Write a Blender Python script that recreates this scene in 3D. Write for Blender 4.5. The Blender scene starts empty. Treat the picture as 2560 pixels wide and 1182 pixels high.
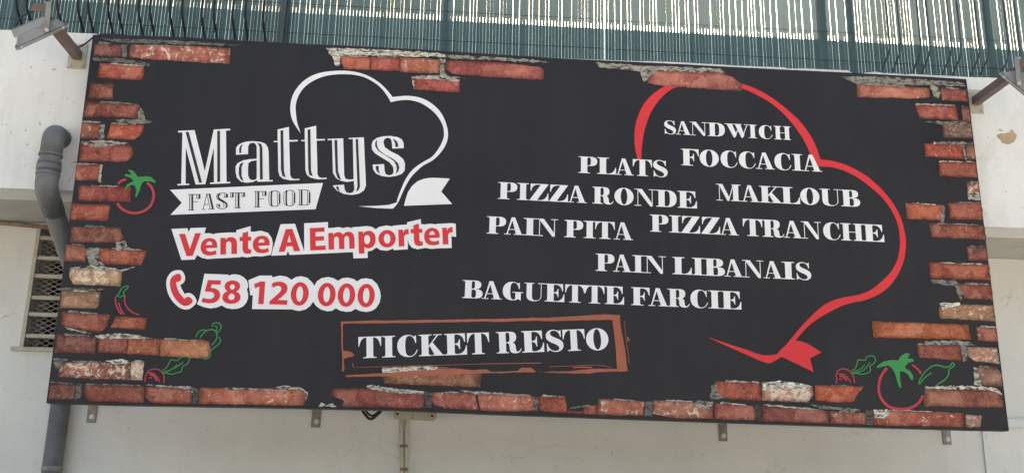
import bpy, math, random
from mathutils import Vector, Matrix
from mathutils.geometry import tessellate_polygon

random.seed(7)
scene = bpy.context.scene
R = math.radians

# ------------------------------------------------------------------ camera
FOC = 2430.0                       # focal length in units of a 2560 wide frame
ZO = 2.0                           # height of the signboard's lower edge above the street
PITCH, YAW, ROLL = 0.2611116, 0.07011227, 0.01899947
CAM = Vector((-0.52835358, -5.06920742, -0.4070402 + ZO))
fw = Vector((math.sin(YAW) * math.cos(PITCH), math.cos(YAW) * math.cos(PITCH), math.sin(PITCH)))
rt0 = fw.cross(Vector((0, 0, 1))).normalized()
up0 = rt0.cross(fw)
RT = rt0 * math.cos(ROLL) + up0 * math.sin(ROLL)
UP = up0 * math.cos(ROLL) - rt0 * math.sin(ROLL)
camd = bpy.data.cameras.new('camera')
camd.sensor_width = 36.0
camd.lens = FOC / 2560 * 36
camd.clip_start = 0.05
camd.clip_end = 3000
cam = bpy.data.objects.new('camera', camd)
cam.matrix_world = Matrix(((RT.x, UP.x, -fw.x, CAM.x), (RT.y, UP.y, -fw.y, CAM.y), (RT.z, UP.z, -fw.z, CAM.z), (0, 0, 0, 1)))
scene.collection.objects.link(cam)
scene.camera = cam

# ------------------------------------------------------------------ light
SUN_EL, SUN_AZ = R(31.0), R(18.5)        # the sun stands behind the screen fence
world = bpy.data.worlds.new('World')
scene.world = world
world.use_nodes = True
wn = world.node_tree.nodes
sky = wn.new('ShaderNodeTexSky')
sky.sky_type = 'NISHITA'
sky.sun_disc = False
sky.sun_elevation = SUN_EL
sky.sun_rotation = SUN_AZ
sky.air_density = 1.4
sky.dust_density = 10.0
sky.ozone_density = 0.0
bg = wn['Background']
bg.inputs['Strength'].default_value = 0.12
world.node_tree.links.new(sky.outputs['Color'], bg.inputs['Color'])
sund = bpy.data.lights.new('sun', 'SUN')
sund.energy = 4.0
sund.angle = R(0.5)
sund.color = (1.0, 0.95, 0.87)
sun = bpy.data.objects.new('sun', sund)
sdir = Vector((math.sin(SUN_AZ) * math.cos(SUN_EL), math.cos(SUN_AZ) * math.cos(SUN_EL), math.sin(SUN_EL)))
sun.rotation_euler = sdir.to_track_quat('Z', 'Y').to_euler()
sun.location = (3, 8, 9)
scene.collection.objects.link(sun)
vs = scene.view_settings
vs.view_transform = 'Standard'
vs.look = 'None'
vs.gamma = 1.0
vs.exposure = 2.0
vs.use_curve_mapping = False
scene.render.engine = 'CYCLES'
scene.cycles.max_bounces = 8
scene.cycles.sample_clamp_indirect = 6

# ------------------------------------------------------------------ helpers
COL = scene.collection


def P(px, py, y=0.0):
    """The point at depth y of the place that the photograph shows at (px, py)."""
    d = fw + RT * ((px - 1280) / FOC) + UP * ((591 - py) / FOC)
    return CAM + d * ((y - CAM.y) / d.y)


def XZ(px, py, y=0.0):
    p = P(px, py, y)
    return (p.x, p.z)


def lin(c):
    return tuple((v / 255 / 12.92 if v <= 10.3 else ((v / 255 + 0.055) / 1.055) ** 2.4) for v in c)


def obj(name, mesh, material=None, parent=None, smooth=False):
    o = bpy.data.objects.new(name, mesh)
    COL.objects.link(o)
    if material is not None and not mesh.materials:
        mesh.materials.append(material)
    if smooth:
        for p in mesh.polygons:
            p.use_smooth = True
    if parent is not None:
        o.parent = parent
        if parent.type == 'EMPTY':
            o.matrix_parent_inverse = Matrix.Translation(-Vector(parent.location))
    return o


def thing(name, label, cat, loc=(0, 0, 0), group=None):
    o = bpy.data.objects.new(name, None)
    o.empty_display_size = 0.1
    o.location = loc
    COL.objects.link(o)
    return tag(o, label, cat, group)


def tag(o, label=None, cat=None, group=None, kind=None):
    for k, v in (('label', label), ('category', cat), ('group', group), ('kind', kind)):
        if v:
            o[k] = v
    return o


class MB:
    """Collects shapes for one mesh."""

    def __init__(self):
        self.v, self.f = [], []

    def add(self, vs_, fs):
        n = len(self.v)
        self.v += [tuple(p) for p in vs_]
        self.f += [tuple(i + n for i in f) for f in fs]
        return self

    def box(self, a, b):
        (x0, y0, z0), (x1, y1, z1) = a, b
        return self.add([(x0, y0, z0), (x1, y0, z0), (x1, y1, z0), (x0, y1, z0), (x0, y0, z1), (x1, y0, z1), (x1, y1, z1), (x0, y1, z1)],
                        [(3, 2, 1, 0), (4, 5, 6, 7), (0, 1, 5, 4), (1, 2, 6, 5), (2, 3, 7, 6), (3, 0, 4, 7)])

    def hexa(self, o, ax, ay, az, lo, hi, tx=1.0, ty=1.0):
        """A box in a turned frame, its top (along az) scaled by tx, ty."""
        pts = []
        for k, z in enumerate((lo[2], hi[2])):
            sx, sy = (1, 1) if k == 0 else (tx, ty)
            mx, my = (lo[0] + hi[0]) / 2, (lo[1] + hi[1]) / 2
            for x, y in ((lo[0], lo[1]), (hi[0], lo[1]), (hi[0], hi[1]), (lo[0], hi[1])):
                pts.append(o + ax * (mx + (x - mx) * sx) + ay * (my + (y - my) * sy) + az * z)
        return self.add(pts, [(3, 2, 1, 0), (4, 5, 6, 7), (0, 1, 5, 4), (1, 2, 6, 5), (2, 3, 7, 6), (3, 0, 4, 7)])

    def prism(self, loops, y0, y1):
        """Loops of (x, z), the first one outer, extruded from the front y0 back to y1."""
        polys = [[Vector((p[0], p[1], 0)) for p in lp] for lp in loops]
        flat = [p for lp in polys for p in lp]
        n = len(flat)
        pts = [(p.x, y0, p.y) for p in flat] + [(p.x, y1, p.y) for p in flat]
        fs = []
        for t in tessellate_polygon(polys):
            a, b, c = t
            if (flat[b] - flat[a]).cross(flat[c] - flat[a]).z < 0:
                a, c = c, a
            fs.append((a, b, c))
            fs.append((c + n, b + n, a + n))
        i0 = 0
        for k, lp in enumerate(polys):
            m = len(lp)
            area = sum(lp[i].x * lp[(i + 1) % m].y - lp[(i + 1) % m].x * lp[i].y for i in range(m))
            ccw = (area > 0) == (k == 0)
            for i in range(m):
                a, b = i0 + i, i0 + (i + 1) % m
                fs.append((b, a, a + n, b + n) if ccw else (a, b, b + n, a + n))
            i0 += m
        return self.add(pts, fs)

    def tube(self, pts, r, seg=14, cap=True):
        pts = [Vector(p) for p in pts]
        rings = []
        prev = None
        for i, p in enumerate(pts):
            d = (pts[min(i + 1, len(pts) - 1)] - pts[max(i - 1, 0)]).normalized()
            if prev is None:
                a = d.orthogonal().normalized()
            else:
                a = (prev - d * prev.dot(d)).normalized()
            prev = a
            b = d.cross(a)
            rr = r[i] if isinstance(r, (list, tuple)) else r
            rings.append([p + (a * math.cos(2 * math.pi * k / seg) + b * math.sin(2 * math.pi * k / seg)) * rr for k in range(seg)])
        vs_ = [q for ring in rings for q in ring]
        fs = []
        for i in range(len(rings) - 1):
            for k in range(seg):
                k2 = (k + 1) % seg
                fs.append((i * seg + k, i * seg + k2, (i + 1) * seg + k2, (i + 1) * seg + k))
        if cap:
            fs.append(tuple(range(seg))[::-1])
            fs.append(tuple((len(rings) - 1) * seg + k for k in range(seg)))
        return self.add(vs_, fs)

    def build(self, name, material, parent=None, smooth=False):
        me = bpy.data.meshes.new(name)
        me.from_pydata(self.v, [], self.f)
        me.update()
        return obj(name, me, material, parent, smooth)


def bend(pts, r=0.08, n=6):
    """Round the corners of a polyline."""
    pts = [Vector(p) for p in pts]
    out = [pts[0]]
    for a, b, c in zip(pts, pts[1:], pts[2:]):
        u, v = (a - b), (c - b)
        rr = min(r, u.length * 0.45, v.length * 0.45)
        p, q = b + u.normalized() * rr, b + v.normalized() * rr
        for i in range(n + 1):
            t = i / n
            out.append(p * (1 - t) ** 2 + b * 2 * t * (1 - t) + q * t * t)
    return out + [pts[-1]]


# ------------------------------------------------------------------ materials
class NT:
    def __init__(self, name):
        self.m = bpy.data.materials.new(name)
        self.m.use_nodes = True
        self.t = self.m.node_tree
        self.b = self.t.nodes['Principled BSDF']

    def n(self, kind, **kw):
        nd = self.t.nodes.new(kind)
        for k, v in kw.items():
            if hasattr(nd, k):
                setattr(nd, k, v)
            else:
                nd.inputs[k.replace('_', ' ')].default_value = v
        return nd

    def l(self, a, b):
        self.t.links.new(a, b)

    def noise(self, vec, scale, detail=4, rough=0.6, dist=0.0):
        nd = self.n('ShaderNodeTexNoise')
        nd.inputs['Scale'].default_value = scale
        nd.inputs['Detail'].default_value = detail
        nd.inputs['Roughness'].default_value = rough
        nd.inputs['Distortion'].default_value = dist
        self.l(vec, nd.inputs['Vector'])
        return nd.outputs['Fac']

    def rng(self, v, a, b, c=0.0, d=1.0):
        nd = self.n('ShaderNodeMapRange')
        nd.inputs['From Min'].default_value = a
        nd.inputs['From Max'].default_value = b
        nd.inputs['To Min'].default_value = c
        nd.inputs['To Max'].default_value = d
        self.l(v, nd.inputs['Value'])
        return nd.outputs['Result']

    def math(self, op, a, b=None):
        nd = self.n('ShaderNodeMath', operation=op)
        for i, v in enumerate((a, b)):
            if v is None:
                continue
            if isinstance(v, (int, float)):
                nd.inputs[i].default_value = v
            else:
                self.l(v, nd.inputs[i])
        return nd.outputs[0]

    def mix(self, f, a, b, blend='MIX'):
        nd = self.n('ShaderNodeMix', data_type='RGBA', blend_type=blend)
        for i, v in ((0, f), (6, a), (7, b)):
            if isinstance(v, (int, float)):
                nd.inputs[i].default_value = v
            elif isinstance(v, tuple):
                nd.inputs[i].default_value = (*v[:3], 1)
            else:
                self.l(v, nd.inputs[i])
        return nd.outputs[2]

    def pos(self, sx=1, sy=1, sz=1):
        g = self.n('ShaderNodeNewGeometry')
        if (sx, sy, sz) == (1, 1, 1):
            return g.outputs['Position']
        mp = self.n('ShaderNodeMapping')
        mp.inputs['Scale'].default_value = (sx, sy, sz)
        self.l(g.outputs['Position'], mp.inputs['Vector'])
        return mp.outputs['Vector']

    def bump(self, h, strength=0.2, dist=0.01):
        nd = self.n('ShaderNodeBump')
        nd.inputs['Strength'].default_value = strength
        nd.inputs['Distance'].default_value = dist
        self.l(h, nd.inputs['Height'])
        self.l(nd.outputs['Normal'], self.b.inputs['Normal'])

    def fin(self, col, rough=0.5, spec=0.5, metal=0.0):
        if isinstance(col, tuple):
            self.b.inputs['Base Color'].default_value = (*col[:3], 1)
        else:
            self.l(col, self.b.inputs['Base Color'])
        if isinstance(rough, (int, float)):
            self.b.inputs['Roughness'].default_value = rough
        else:
            self.l(rough, self.b.inputs['Roughness'])
        self.b.inputs['Specular IOR Level'].default_value = spec
        self.b.inputs['Metallic'].default_value = metal
        return self.m


def worn(name, c, rough=0.6, spec=0.4, metal=0.0, var=0.25, scale=9, stain=None, amount=0.5):
    """A plain coloured surface with mottling and a stain colour in patches."""
    t = NT(name)
    p = t.pos()
    n1 = t.noise(p, scale, 5)
    col = t.mix(t.rng(n1, 0.3, 0.7), tuple(v * (1 - var) for v in c), tuple(min(1, v * (1 + var)) for v in c))
    if stain:
        n2 = t.noise(p, scale * 0.7, 8, 0.7, 0.4)
        col = t.mix(t.math('MULTIPLY', t.rng(n2, 0.5, 0.72), amount), col, stain)
    t.bump(t.noise(p, scale * 25, 3), 0.1, 0.002)
    return t.fin(col, rough, spec, metal)


def plaster(name, c, grime, amount, crack=True):
    t = NT(name)
    p = t.pos()
    big = t.noise(p, 1.6, 6, 0.65)
    col = t.mix(t.rng(big, 0.3, 0.7), tuple(v * 0.93 for v in c), tuple(min(1, v * 1.05) for v in c))
    streak = t.noise(t.pos(7, 7, 0.9), 1.5, 6, 0.7)
    col = t.mix(t.math('MULTIPLY', t.rng(streak, 0.5, 0.8), amount), col, grime)
    blotch = t.noise(p, 4.5, 8, 0.75, 0.6)
    col = t.mix(t.math('MULTIPLY', t.rng(blotch, 0.56, 0.75), amount * 0.9), col, grime)
    if crack:
        v = t.n('ShaderNodeTexVoronoi', feature='DISTANCE_TO_EDGE')
        v.inputs['Scale'].default_value = 1.7
        mp = t.n('ShaderNodeVectorMath', operation='ADD')
        nz = t.n('ShaderNodeTexNoise')
        nz.inputs['Scale'].default_value = 3.0
        nz.inputs['Detail'].default_value = 6
        t.l(p, nz.inputs['Vector'])
        sc = t.n('ShaderNodeVectorMath', operation='SCALE')
        sc.inputs['Scale'].default_value = 0.5
        t.l(nz.outputs['Color'], sc.inputs[0])
        t.l(p, mp.inputs[0])
        t.l(sc.outputs[0], mp.inputs[1])
        t.l(mp.outputs[0], v.inputs['Vector'])
        line = t.rng(v.outputs['Distance'], 0.0, 0.006, 1, 0)
        mask = t.rng(t.noise(p, 2.3, 3), 0.54, 0.66)
        col = t.mix(t.math('MULTIPLY', t.math('MULTIPLY', line, mask), 0.55), col, (0.16, 0.14, 0.11))
    speck = t.noise(p, 38, 2, 0.5)
    col = t.mix(t.math('MULTIPLY', t.rng(speck, 0.70, 0.76), 0.5), col, (0.14, 0.12, 0.1))
    h = t.math('ADD', t.noise(p, 9, 6, 0.6), t.math('MULTIPLY', t.noise(p, 120, 3), 0.25))
    t.bump(h, 0.35, 0.012)
    return t.fin(col, 0.88, 0.2)


def flat_print(name, c, rough=0.42, var=0.06):
    t = NT(name)
    p = t.pos()
    n1 = t.noise(p, 3.0, 4)
    n2 = t.noise(p, 160, 2)
    col = t.mix(t.rng(n1, 0.3, 0.7), tuple(v * (1 - var) for v in c), tuple(min(1, v * (1 + var)) for v in c))
    col = t.mix(t.rng(n2, 0.3, 0.7, 0, 0.12), col, tuple(min(1, v * 1.6) for v in c))
    return t.fin(col, rough, 0.3)


M = {}


def face_material():
    """Black printed banner cloth: faint weave, dust that has settled in runs, uneven sheen."""
    t = NT('sign_face_print')
    p = t.pos()
    c = lin((40, 39, 43))
    col = t.mix(t.rng(t.noise(p, 1.3, 5, 0.6), 0.3, 0.7), tuple(v * 0.82 for v in c), tuple(v * 1.2 for v in c))
    runs = t.noise(t.pos(9, 9, 0.5), 1.4, 6, 0.65)
    col = t.mix(t.math('MULTIPLY', t.rng(runs, 0.45, 0.85), 0.02), col, (0.30, 0.28, 0.27))
    spots = t.noise(p, 30, 6, 0.7)
    col = t.mix(t.math('MULTIPLY', t.rng(spots, 0.6, 0.8), 0.07), col, (0.34, 0.32, 0.31))
    wv = t.n('ShaderNodeTexWave', wave_type='BANDS', bands_direction='X')
    wv.inputs['Scale'].default_value = 120
    t.l(p, wv.inputs['Vector'])
    wz = t.n('ShaderNodeTexWave', wave_type='BANDS', bands_direction='Z')
    wz.inputs['Scale'].default_value = 120
    t.l(p, wz.inputs['Vector'])
    weave = t.math('ADD', wv.outputs['Fac'], wz.outputs['Fac'])
    h = t.math('ADD', t.math('MULTIPLY', weave, 0.02), t.math('MULTIPLY', t.noise(t.pos(1, 1, 0.6), 2.2, 3), 0.6))
    t.bump(h, 0.25, 0.02)
    return t.fin(col, t.rng(t.noise(p, 2.0, 5), 0.3, 0.7, 0.36, 0.52), 0.22)


M['face'] = face_material()
M['white'] = flat_print('white_print', (0.80, 0.80, 0.81), 0.45, 0.025)
M['dark'] = flat_print('dark_print', lin((46, 43, 48)), 0.45)
M['red'] = flat_print('red_print', lin((210, 52, 58)), 0.45, 0.04)
M['orange'] = flat_print('brush_print', lin((160, 92, 70)), 0.45, 0.16)
M['green'] = flat_print('green_print', lin((58, 140, 76)), 0.45, 0.06)
M['rose'] = flat_print('rose_print', lin((178, 58, 72)), 0.45, 0.06)
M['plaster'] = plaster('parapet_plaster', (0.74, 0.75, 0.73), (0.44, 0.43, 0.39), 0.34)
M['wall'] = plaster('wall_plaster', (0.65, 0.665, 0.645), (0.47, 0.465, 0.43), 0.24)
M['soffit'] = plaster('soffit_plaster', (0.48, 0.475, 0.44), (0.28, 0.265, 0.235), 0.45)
M['frame'] = worn('frame_edge', (0.018, 0.016, 0.018), 0.5)
M['pvc'] = worn('grey_pipe', lin((106, 109, 111)), 0.5, 0.35, 0, 0.22, 7, lin((74, 70, 64)), 0.75)
M['lamp'] = worn('lamp_grey', lin((134, 138, 142)), 0.42, 0.5, 0.25, 0.14, 9, lin((84, 82, 82)), 0.65)
M['arm'] = worn('arm_primer', lin((112, 98, 96)), 0.55, 0.4, 0, 0.15, 12, lin((134, 84, 68)), 0.75)
M['steel'] = worn('bracket_steel', lin((124, 122, 118)), 0.45, 0.5, 0.2, 0.25, 20, lin((84, 72, 62)), 0.6)
M['bolt'] = worn('bolt_zinc', lin((190, 188, 182)), 0.3, 0.5, 0.6, 0.1)
M['plate'] = worn('base_plate', lin((186, 180, 158)), 0.6, 0.3, 0.1, 0.1, 15, lin((140, 126, 98)), 0.7)
M['cable'] = worn('cable_rubber', (0.02, 0.019, 0.02), 0.55)
M['cable_brown'] = worn('cable_painted', lin((118, 102, 88)), 0.7, 0.2, 0, 0.2, 20, lin((176, 166, 150)), 0.5)
M['cream'] = worn('junction_box', lin((176, 170, 150)), 0.6, 0.3, 0, 0.06, 14, lin((120, 110, 92)), 0.6)
M['conduit'] = worn('conduit_plastic', lin((190, 186, 174)), 0.5, 0.35, 0, 0.05, 14, lin((128, 118, 104)), 0.5)
M['bar'] = worn('grille_paint', lin((178, 174, 160)), 0.6, 0.3, 0, 0.08, 18, lin((120, 108, 90)), 0.4)
M['wire'] = worn('grille_wire', lin((150, 142, 138)), 0.5, 0.4, 0.2, 0.12)
M['hole'] = worn('dark_interior', (0.012, 0.011, 0.012), 0.9, 0.1)
M['chip'] = worn('bare_render', lin((176, 156, 130)), 0.9, 0.1, 0, 0.15, 20)
M['iron'] = worn('black_iron', (0.012, 0.013, 0.016), 0.6, 0.3)
M['iron_grey'] = worn('soft_shadow_iron', lin((62, 76, 80)), 0.7, 0.3)  # grey-green tone imitates bars showing as soft shadows through the canes
M['post'] = worn('fence_post', lin((70, 76, 80)), 0.5, 0.4, 0.3, 0.2, 10, lin((84, 70, 62)), 0.5)
M['glass'] = worn('lamp_glass', (0.25, 0.26, 0.27), 0.15, 0.5)
M['street'] = worn('street_paving', (0.40, 0.37, 0.33), 0.9, 0.2, 0, 0.2, 0.7, (0.33, 0.31, 0.28), 0.6)
M['roof'] = worn('terrace_screed', (0.36, 0.34, 0.31), 0.9, 0.2)


def brick_material():
    """Printed brick picture: the object colour gives the tint, its alpha how much of it is lime-washed."""
    t = NT('brick_print')
    info = t.n('ShaderNodeObjectInfo')
    off = t.n('ShaderNodeVectorMath', operation='SCALE')
    comb = t.n('ShaderNodeCombineXYZ')
    for i in range(3):
        t.l(info.outputs['Random'], comb.inputs[i])
    off.inputs['Scale'].default_value = 17
    t.l(comb.outputs[0], off.inputs[0])
    add = t.n('ShaderNodeVectorMath', operation='ADD')
    t.l(t.pos(), add.inputs[0])
    t.l(off.outputs[0], add.inputs[1])
    p = add.outputs[0]
    nz = t.n('ShaderNodeTexNoise')
    nz.inputs['Scale'].default_value = 12
    t.l(p, nz.inputs['Vector'])
    sc = t.n('ShaderNodeVectorMath', operation='SCALE')
    sc.inputs['Scale'].default_value = 0.12
    t.l(nz.outputs['Color'], sc.inputs[0])
    a2 = t.n('ShaderNodeVectorMath', operation='ADD')
    t.l(p, a2.inputs[0])
    t.l(sc.outputs[0], a2.inputs[1])
    tint = info.outputs['Color']
    n1 = t.noise(p, 13, 8, 0.7, 0.9)
    dark = t.mix(1.0, tint, (0.50, 0.44, 0.44), 'MULTIPLY')
    lite = t.mix(0.36, tint, lin((228, 156, 128)))
    col = t.mix(t.rng(n1, 0.32, 0.68), dark, lite)
    n4 = t.noise(p, 5, 3, 0.5)
    col = t.mix(t.rng(n4, 0.5, 0.75, 0, 0.5), col, t.mix(1.0, tint, (0.55, 0.45, 0.47), 'MULTIPLY'))
    cell = t.n('ShaderNodeTexVoronoi', feature='F1')
    cell.inputs['Scale'].default_value = 10.0
    t.l(a2.outputs[0], cell.inputs['Vector'])
    cg = t.n('ShaderNodeSeparateColor')
    t.l(cell.outputs['Color'], cg.inputs[0])
    col = t.mix(t.rng(cg.outputs[0], 0.0, 0.45, 0.45, 0.0), col, t.mix(1.0, tint, (0.45, 0.36, 0.36), 'MULTIPLY'))
    col = t.mix(t.rng(cg.outputs[1], 0.6, 1.0, 0.0, 0.38), col, t.mix(0.5, tint, lin((232, 178, 150))))
    fine = t.noise(p, 95, 4, 0.7)
    col = t.mix(t.rng(fine, 0.55, 0.8, 0, 0.55), col, (0.62, 0.5, 0.42))
    col = t.mix(t.rng(fine, 0.42, 0.25, 0, 0.6), col, (0.05, 0.03, 0.03))
    n2 = t.noise(p, 24, 9, 0.75, 0.7)
    thr = t.math('SUBTRACT', 0.69, t.math('MULTIPLY', info.outputs['Alpha'], 0.22))
    wm = t.math('MULTIPLY', t.rng(t.math('SUBTRACT', n2, thr), 0.0, 0.05), 0.9)
    col = t.mix(wm, col, lin((222, 206, 186)))
    v = t.n('ShaderNodeTexVoronoi', feature='DISTANCE_TO_EDGE')
    v.inputs['Scale'].default_value = 6.5
    t.l(a2.outputs[0], v.inputs['Vector'])
    crack = t.math('MULTIPLY', t.rng(v.outputs['Distance'], 0.0, 0.02, 1, 0), t.rng(t.noise(p, 7, 2), 0.48, 0.6))
    col = t.mix(t.math('MULTIPLY', crack, 0.75), col, (0.045, 0.03, 0.028))
    # shade printed into the picture: colour darkened round each brick's edges
    gen = t.n('ShaderNodeTexCoord')
    sp = t.n('ShaderNodeSeparateXYZ')
    t.l(gen.outputs['Generated'], sp.inputs[0])
    ez = t.math('MINIMUM', sp.outputs[2], t.math('SUBTRACT', 1.0, sp.outputs[2]))
    ex = t.math('MULTIPLY', t.math('MINIMUM', sp.outputs[0], t.math('SUBTRACT', 1.0, sp.outputs[0])), 2.4)
    ed = t.math('ADD', t.math('MINIMUM', ez, ex), t.math('MULTIPLY', t.math('SUBTRACT', t.noise(p, 32, 6, 0.7), 0.5), 0.5))
    col = t.mix(t.rng(ed, 0.24, 0.02, 0.0, 0.8), col, t.mix(1.0, tint, (0.26, 0.22, 0.22), 'MULTIPLY'))
    hs = t.n('ShaderNodeHueSaturation')
    hs.inputs['Saturation'].default_value = 1.03
    hs.inputs['Hue'].default_value = 0.4985
    t.l(col, hs.inputs['Color'])
    return t.fin(hs.outputs['Color'], 0.5, 0.22)


def mortar_material():
    t = NT('mortar_print')
    info = t.n('ShaderNodeObjectInfo')
    p = t.pos()
    n1 = t.noise(t.pos(1, 1, 2.2), 26, 8, 0.75, 0.6)
    dark = lin((42, 38, 40))
    col = t.mix(t.rng(n1, 0.40, 0.55), dark, info.outputs['Color'])
    col = t.mix(t.rng(t.noise(p, 90, 3), 0.55, 0.75, 0, 0.5), col, dark)
    return t.fin(col, 0.5, 0.25)


def slat_material():
    """Thin green plastic cane: the sun behind it shines through."""
    t = NT('green_plastic_slat')
    info = t.n('ShaderNodeObjectInfo')
    p = t.pos(1, 1, 0.15)
    n1 = t.noise(p, 14, 4)
    a, b = lin((50, 72, 74)), lin((66, 88, 88))
    col = t.mix(t.rng(t.math('ADD', t.math('MULTIPLY', n1, 0.5), t.math('MULTIPLY', info.outputs['Random'], 0.5)), 0.2, 0.8), a, b)
    t.fin(col, 0.45, 0.4)
    refr = t.n('ShaderNodeBsdfRefraction')
    refr.inputs['Roughness'].default_value = 0.25
    refr.inputs['IOR'].default_value = 1.12
    refr.inputs['Color'].default_value = (0.36, 0.50, 0.66, 1)
    tr = t.n('ShaderNodeBsdfTranslucent')
    tr.inputs['Color'].default_value = (0.03, 0.10, 0.09, 1)
    m1 = t.n('ShaderNodeMixShader')
    m1.inputs[0].default_value = 0.6
    t.l(tr.outputs[0], m1.inputs[1])
    t.l(refr.outputs[0], m1.inputs[2])
    m2 = t.n('ShaderNodeMixShader')
    m2.inputs[0].default_value = 0.02
    t.l(t.b.outputs[0], m2.inputs[1])
    t.l(m1.outputs[0], m2.inputs[2])
    t.l(m2.outputs[0], t.t.nodes['Material Output'].inputs['Surface'])
    return t.m




def cloth_material():
    t = NT('shade_cloth')
    n1 = t.noise(t.pos(1, 1, 0.3), 9, 4)
    col = t.mix(t.rng(n1, 0.3, 0.7), (0.065, 0.098, 0.115), (0.11, 0.15, 0.17))
    tr = t.n('ShaderNodeBsdfTranslucent')
    t.l(col, tr.inputs['Color'])
    df = t.n('ShaderNodeBsdfDiffuse')
    df.inputs['Color'].default_value = (0.05, 0.07, 0.07, 1)
    mx = t.n('ShaderNodeAddShader')
    t.l(tr.outputs[0], mx.inputs[0])
    t.l(df.outputs[0], mx.inputs[1])
    t.l(mx.outputs[0], t.t.nodes['Material Output'].inputs['Surface'])
    return t.m


M['cloth'] = cloth_material()
M['brick'] = brick_material()
M['mortar'] = mortar_material()
M['slat'] = slat_material()

# ------------------------------------------------------------------ depths of the place (metres behind the signboard's face)
YP, YW = 0.12, 0.84                # parapet face, recessed wall below it
ZS, ZT = ZO + 1.148, ZO + 2.079    # underside and top of the parapet
X0, X1 = -5.5, 5.5

# ------------------------------------------------------------------ setting
g = MB().add([(-600, -600, 0), (600, -600, 0), (600, 600, 0), (-600, 600, 0)], [(0, 1, 2, 3)]).build('street', M['street'])
tag(g, kind='structure')

house = thing('building', 'white plastered shop front with an overhanging parapet beam', 'building', (0, YW, 0))
# parapet: uneven top edge
top_px = [(0, 75), (60, 77), (140, 80.5), (232, 85), (300, 88), (330, 96), (540, 106), (556, 101), (640, 104), (700, 107), (770, 110.5), (860, 121), (1000, 128), (1275, 143),
          (1290, 139.5), (1420, 147), (1500, 150), (1570, 153), (1640, 154), (1700, 156.5), (1800, 162), (1850, 165), (1900, 167), (1960, 169), (1972, 172), (2010, 171.5), (2060, 174), (2120, 176.5), (2133, 184),
          (2150, 186), (2165, 182), (2190, 180), (2206, 183), (2250, 185.5), (2262, 187), (2280, 185.5), (2320, 188), (2370, 190), (2416, 193), (2470, 194.5), (2560, 198)]
loop = [(X0, ZS), (X1, ZS), (X1, ZT + 0.006)] + [XZ(a, b, YP) for a, b in reversed(top_px)] + [(X0, ZT)]
MB().prism([loop], YP, YP + 0.22).build('parapet', M['plaster'], house)
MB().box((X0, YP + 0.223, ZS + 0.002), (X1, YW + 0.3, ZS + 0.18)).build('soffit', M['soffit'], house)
MB().box((X0, YW + 0.303, ZS + 0.02), (X1, 9.0, ZS + 0.17)).build('terrace_floor', M['roof'], house)
# recessed wall with the ventilation opening
ol, orr = P(80, 720, YW).x, P(265, 720, YW).x
oz0, oz1 = P(60, 868, YW).z, ZS - 0.03
wl = MB().prism([[(X0, 0), (X1, 0), (X1, ZS), (X0, ZS)], [(ol, oz0), (orr, oz0), (orr, oz1), (ol, oz1)]], YW, YW + 0.25)
wl.build('wall', M['wall'], house)
MB().box((ol - 0.1, YW + 0.25, oz0 - 0.1), (orr + 0.1, YW + 0.6, oz1 + 0.02)).build('dark_recess', M['hole'], house)
# thicker pier with a ledge at the other end of the wall
xs = P(2457, 1110, YW).x
za, zb = P(2540, 1047, YW).z, P(2540, 1069, YW).z
MB().box((xs, YW - 0.012, 0), (X1, YW - 0.001, zb)).build('pier', M['wall'], house)
xl_ = P(2440, 1060, YW).x
MB().box((xl_, YW - 0.03, zb + 0.001), (X1, YW - 0.001, za)).build('ledge', M['wall'], house)
# window grille
win = MB()
win.box((ol - 0.018, YW - 0.012, oz0 + 0.002), (ol + 0.004, YW + 0.02, oz1))
win = win.build('window_frame', M['bar'], house)
MB().box((orr - 0.01, YW - 0.01, oz0 + 0.002), (orr + 0.02, YW + 0.02, oz1)).build('jamb', M['bar'], win)
MB().box((ol - 0.06, YW - 0.03, oz0 - 0.022), (orr + 0.05, YW + 0.05, oz0)).build('sill', M['bar'], win)
for py in (595, 645, 690, 744, 786, 840):
    zc = P(115, py, YW).z
    MB().box((ol + 0.005, YW - 0.004, zc - 0.011), (orr - 0.012, YW + 0.03, zc + 0.011)).build('bar', M['bar'], win)
mesh_ = MB()
dx, dz = 0.058, 0.030
n_ = int((oz1 - oz0) / dz) + 22
w_ = orr - ol
for s in (1, -1):
    for i in range(-22, n_):
        a0, a1 = None, None
        pts = []
        for k in range(0, 41):
            x = w_ * k / 40
            z = i * dz + s * (x / dx) * dz * 1.0 + (0 if s == 1 else 0.5 * dz)
            if 0 < z < oz1 - oz0:
                pts.append((ol + x, oz0 + z))
        if len(pts) > 1:
            (xa, zA), (xb, zB) = pts[0], pts[-1]
            d = Vector((xb - xa, 0, zB - zA)).normalized()
            nrm = Vector((-d.z, 0, d.x))
            yy = YW + 0.055 + (0.004 if s == 1 else 0)
            mesh_.hexa(Vector((xa, yy, zA)), d, nrm, Vector((0, 1, 0)), (0, -0.0022, 0), ((Vector((xb, 0, zB)) - Vector((xa, 0, zA))).length, 0.0022, 0.0035))
tag(mesh_.build('wire_mesh', M['wire'], win), kind='stuff')
# bare patches where paint has come off the parapet
def patch(pts, dep, name, m, parent, th=0.002):
    return MB().prism([[XZ(a, b, dep) for a, b in pts]], dep - th, dep + 0.004).build(name, m, parent)


patch([(2492, 338), (2500, 334), (2512, 334), (2524, 331), (2527, 324), (2531, 325), (2536, 332), (2542, 339), (2539, 348), (2534, 356), (2522, 361), (2506, 358), (2501, 350), (2493, 343)], YP, 'paint_chip', M['chip'], house)
patch([(2494, 324), (2501, 323), (2507, 327), (2505, 329), (2499, 326)], YP, 'paint_chip', M['chip'], house)

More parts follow.
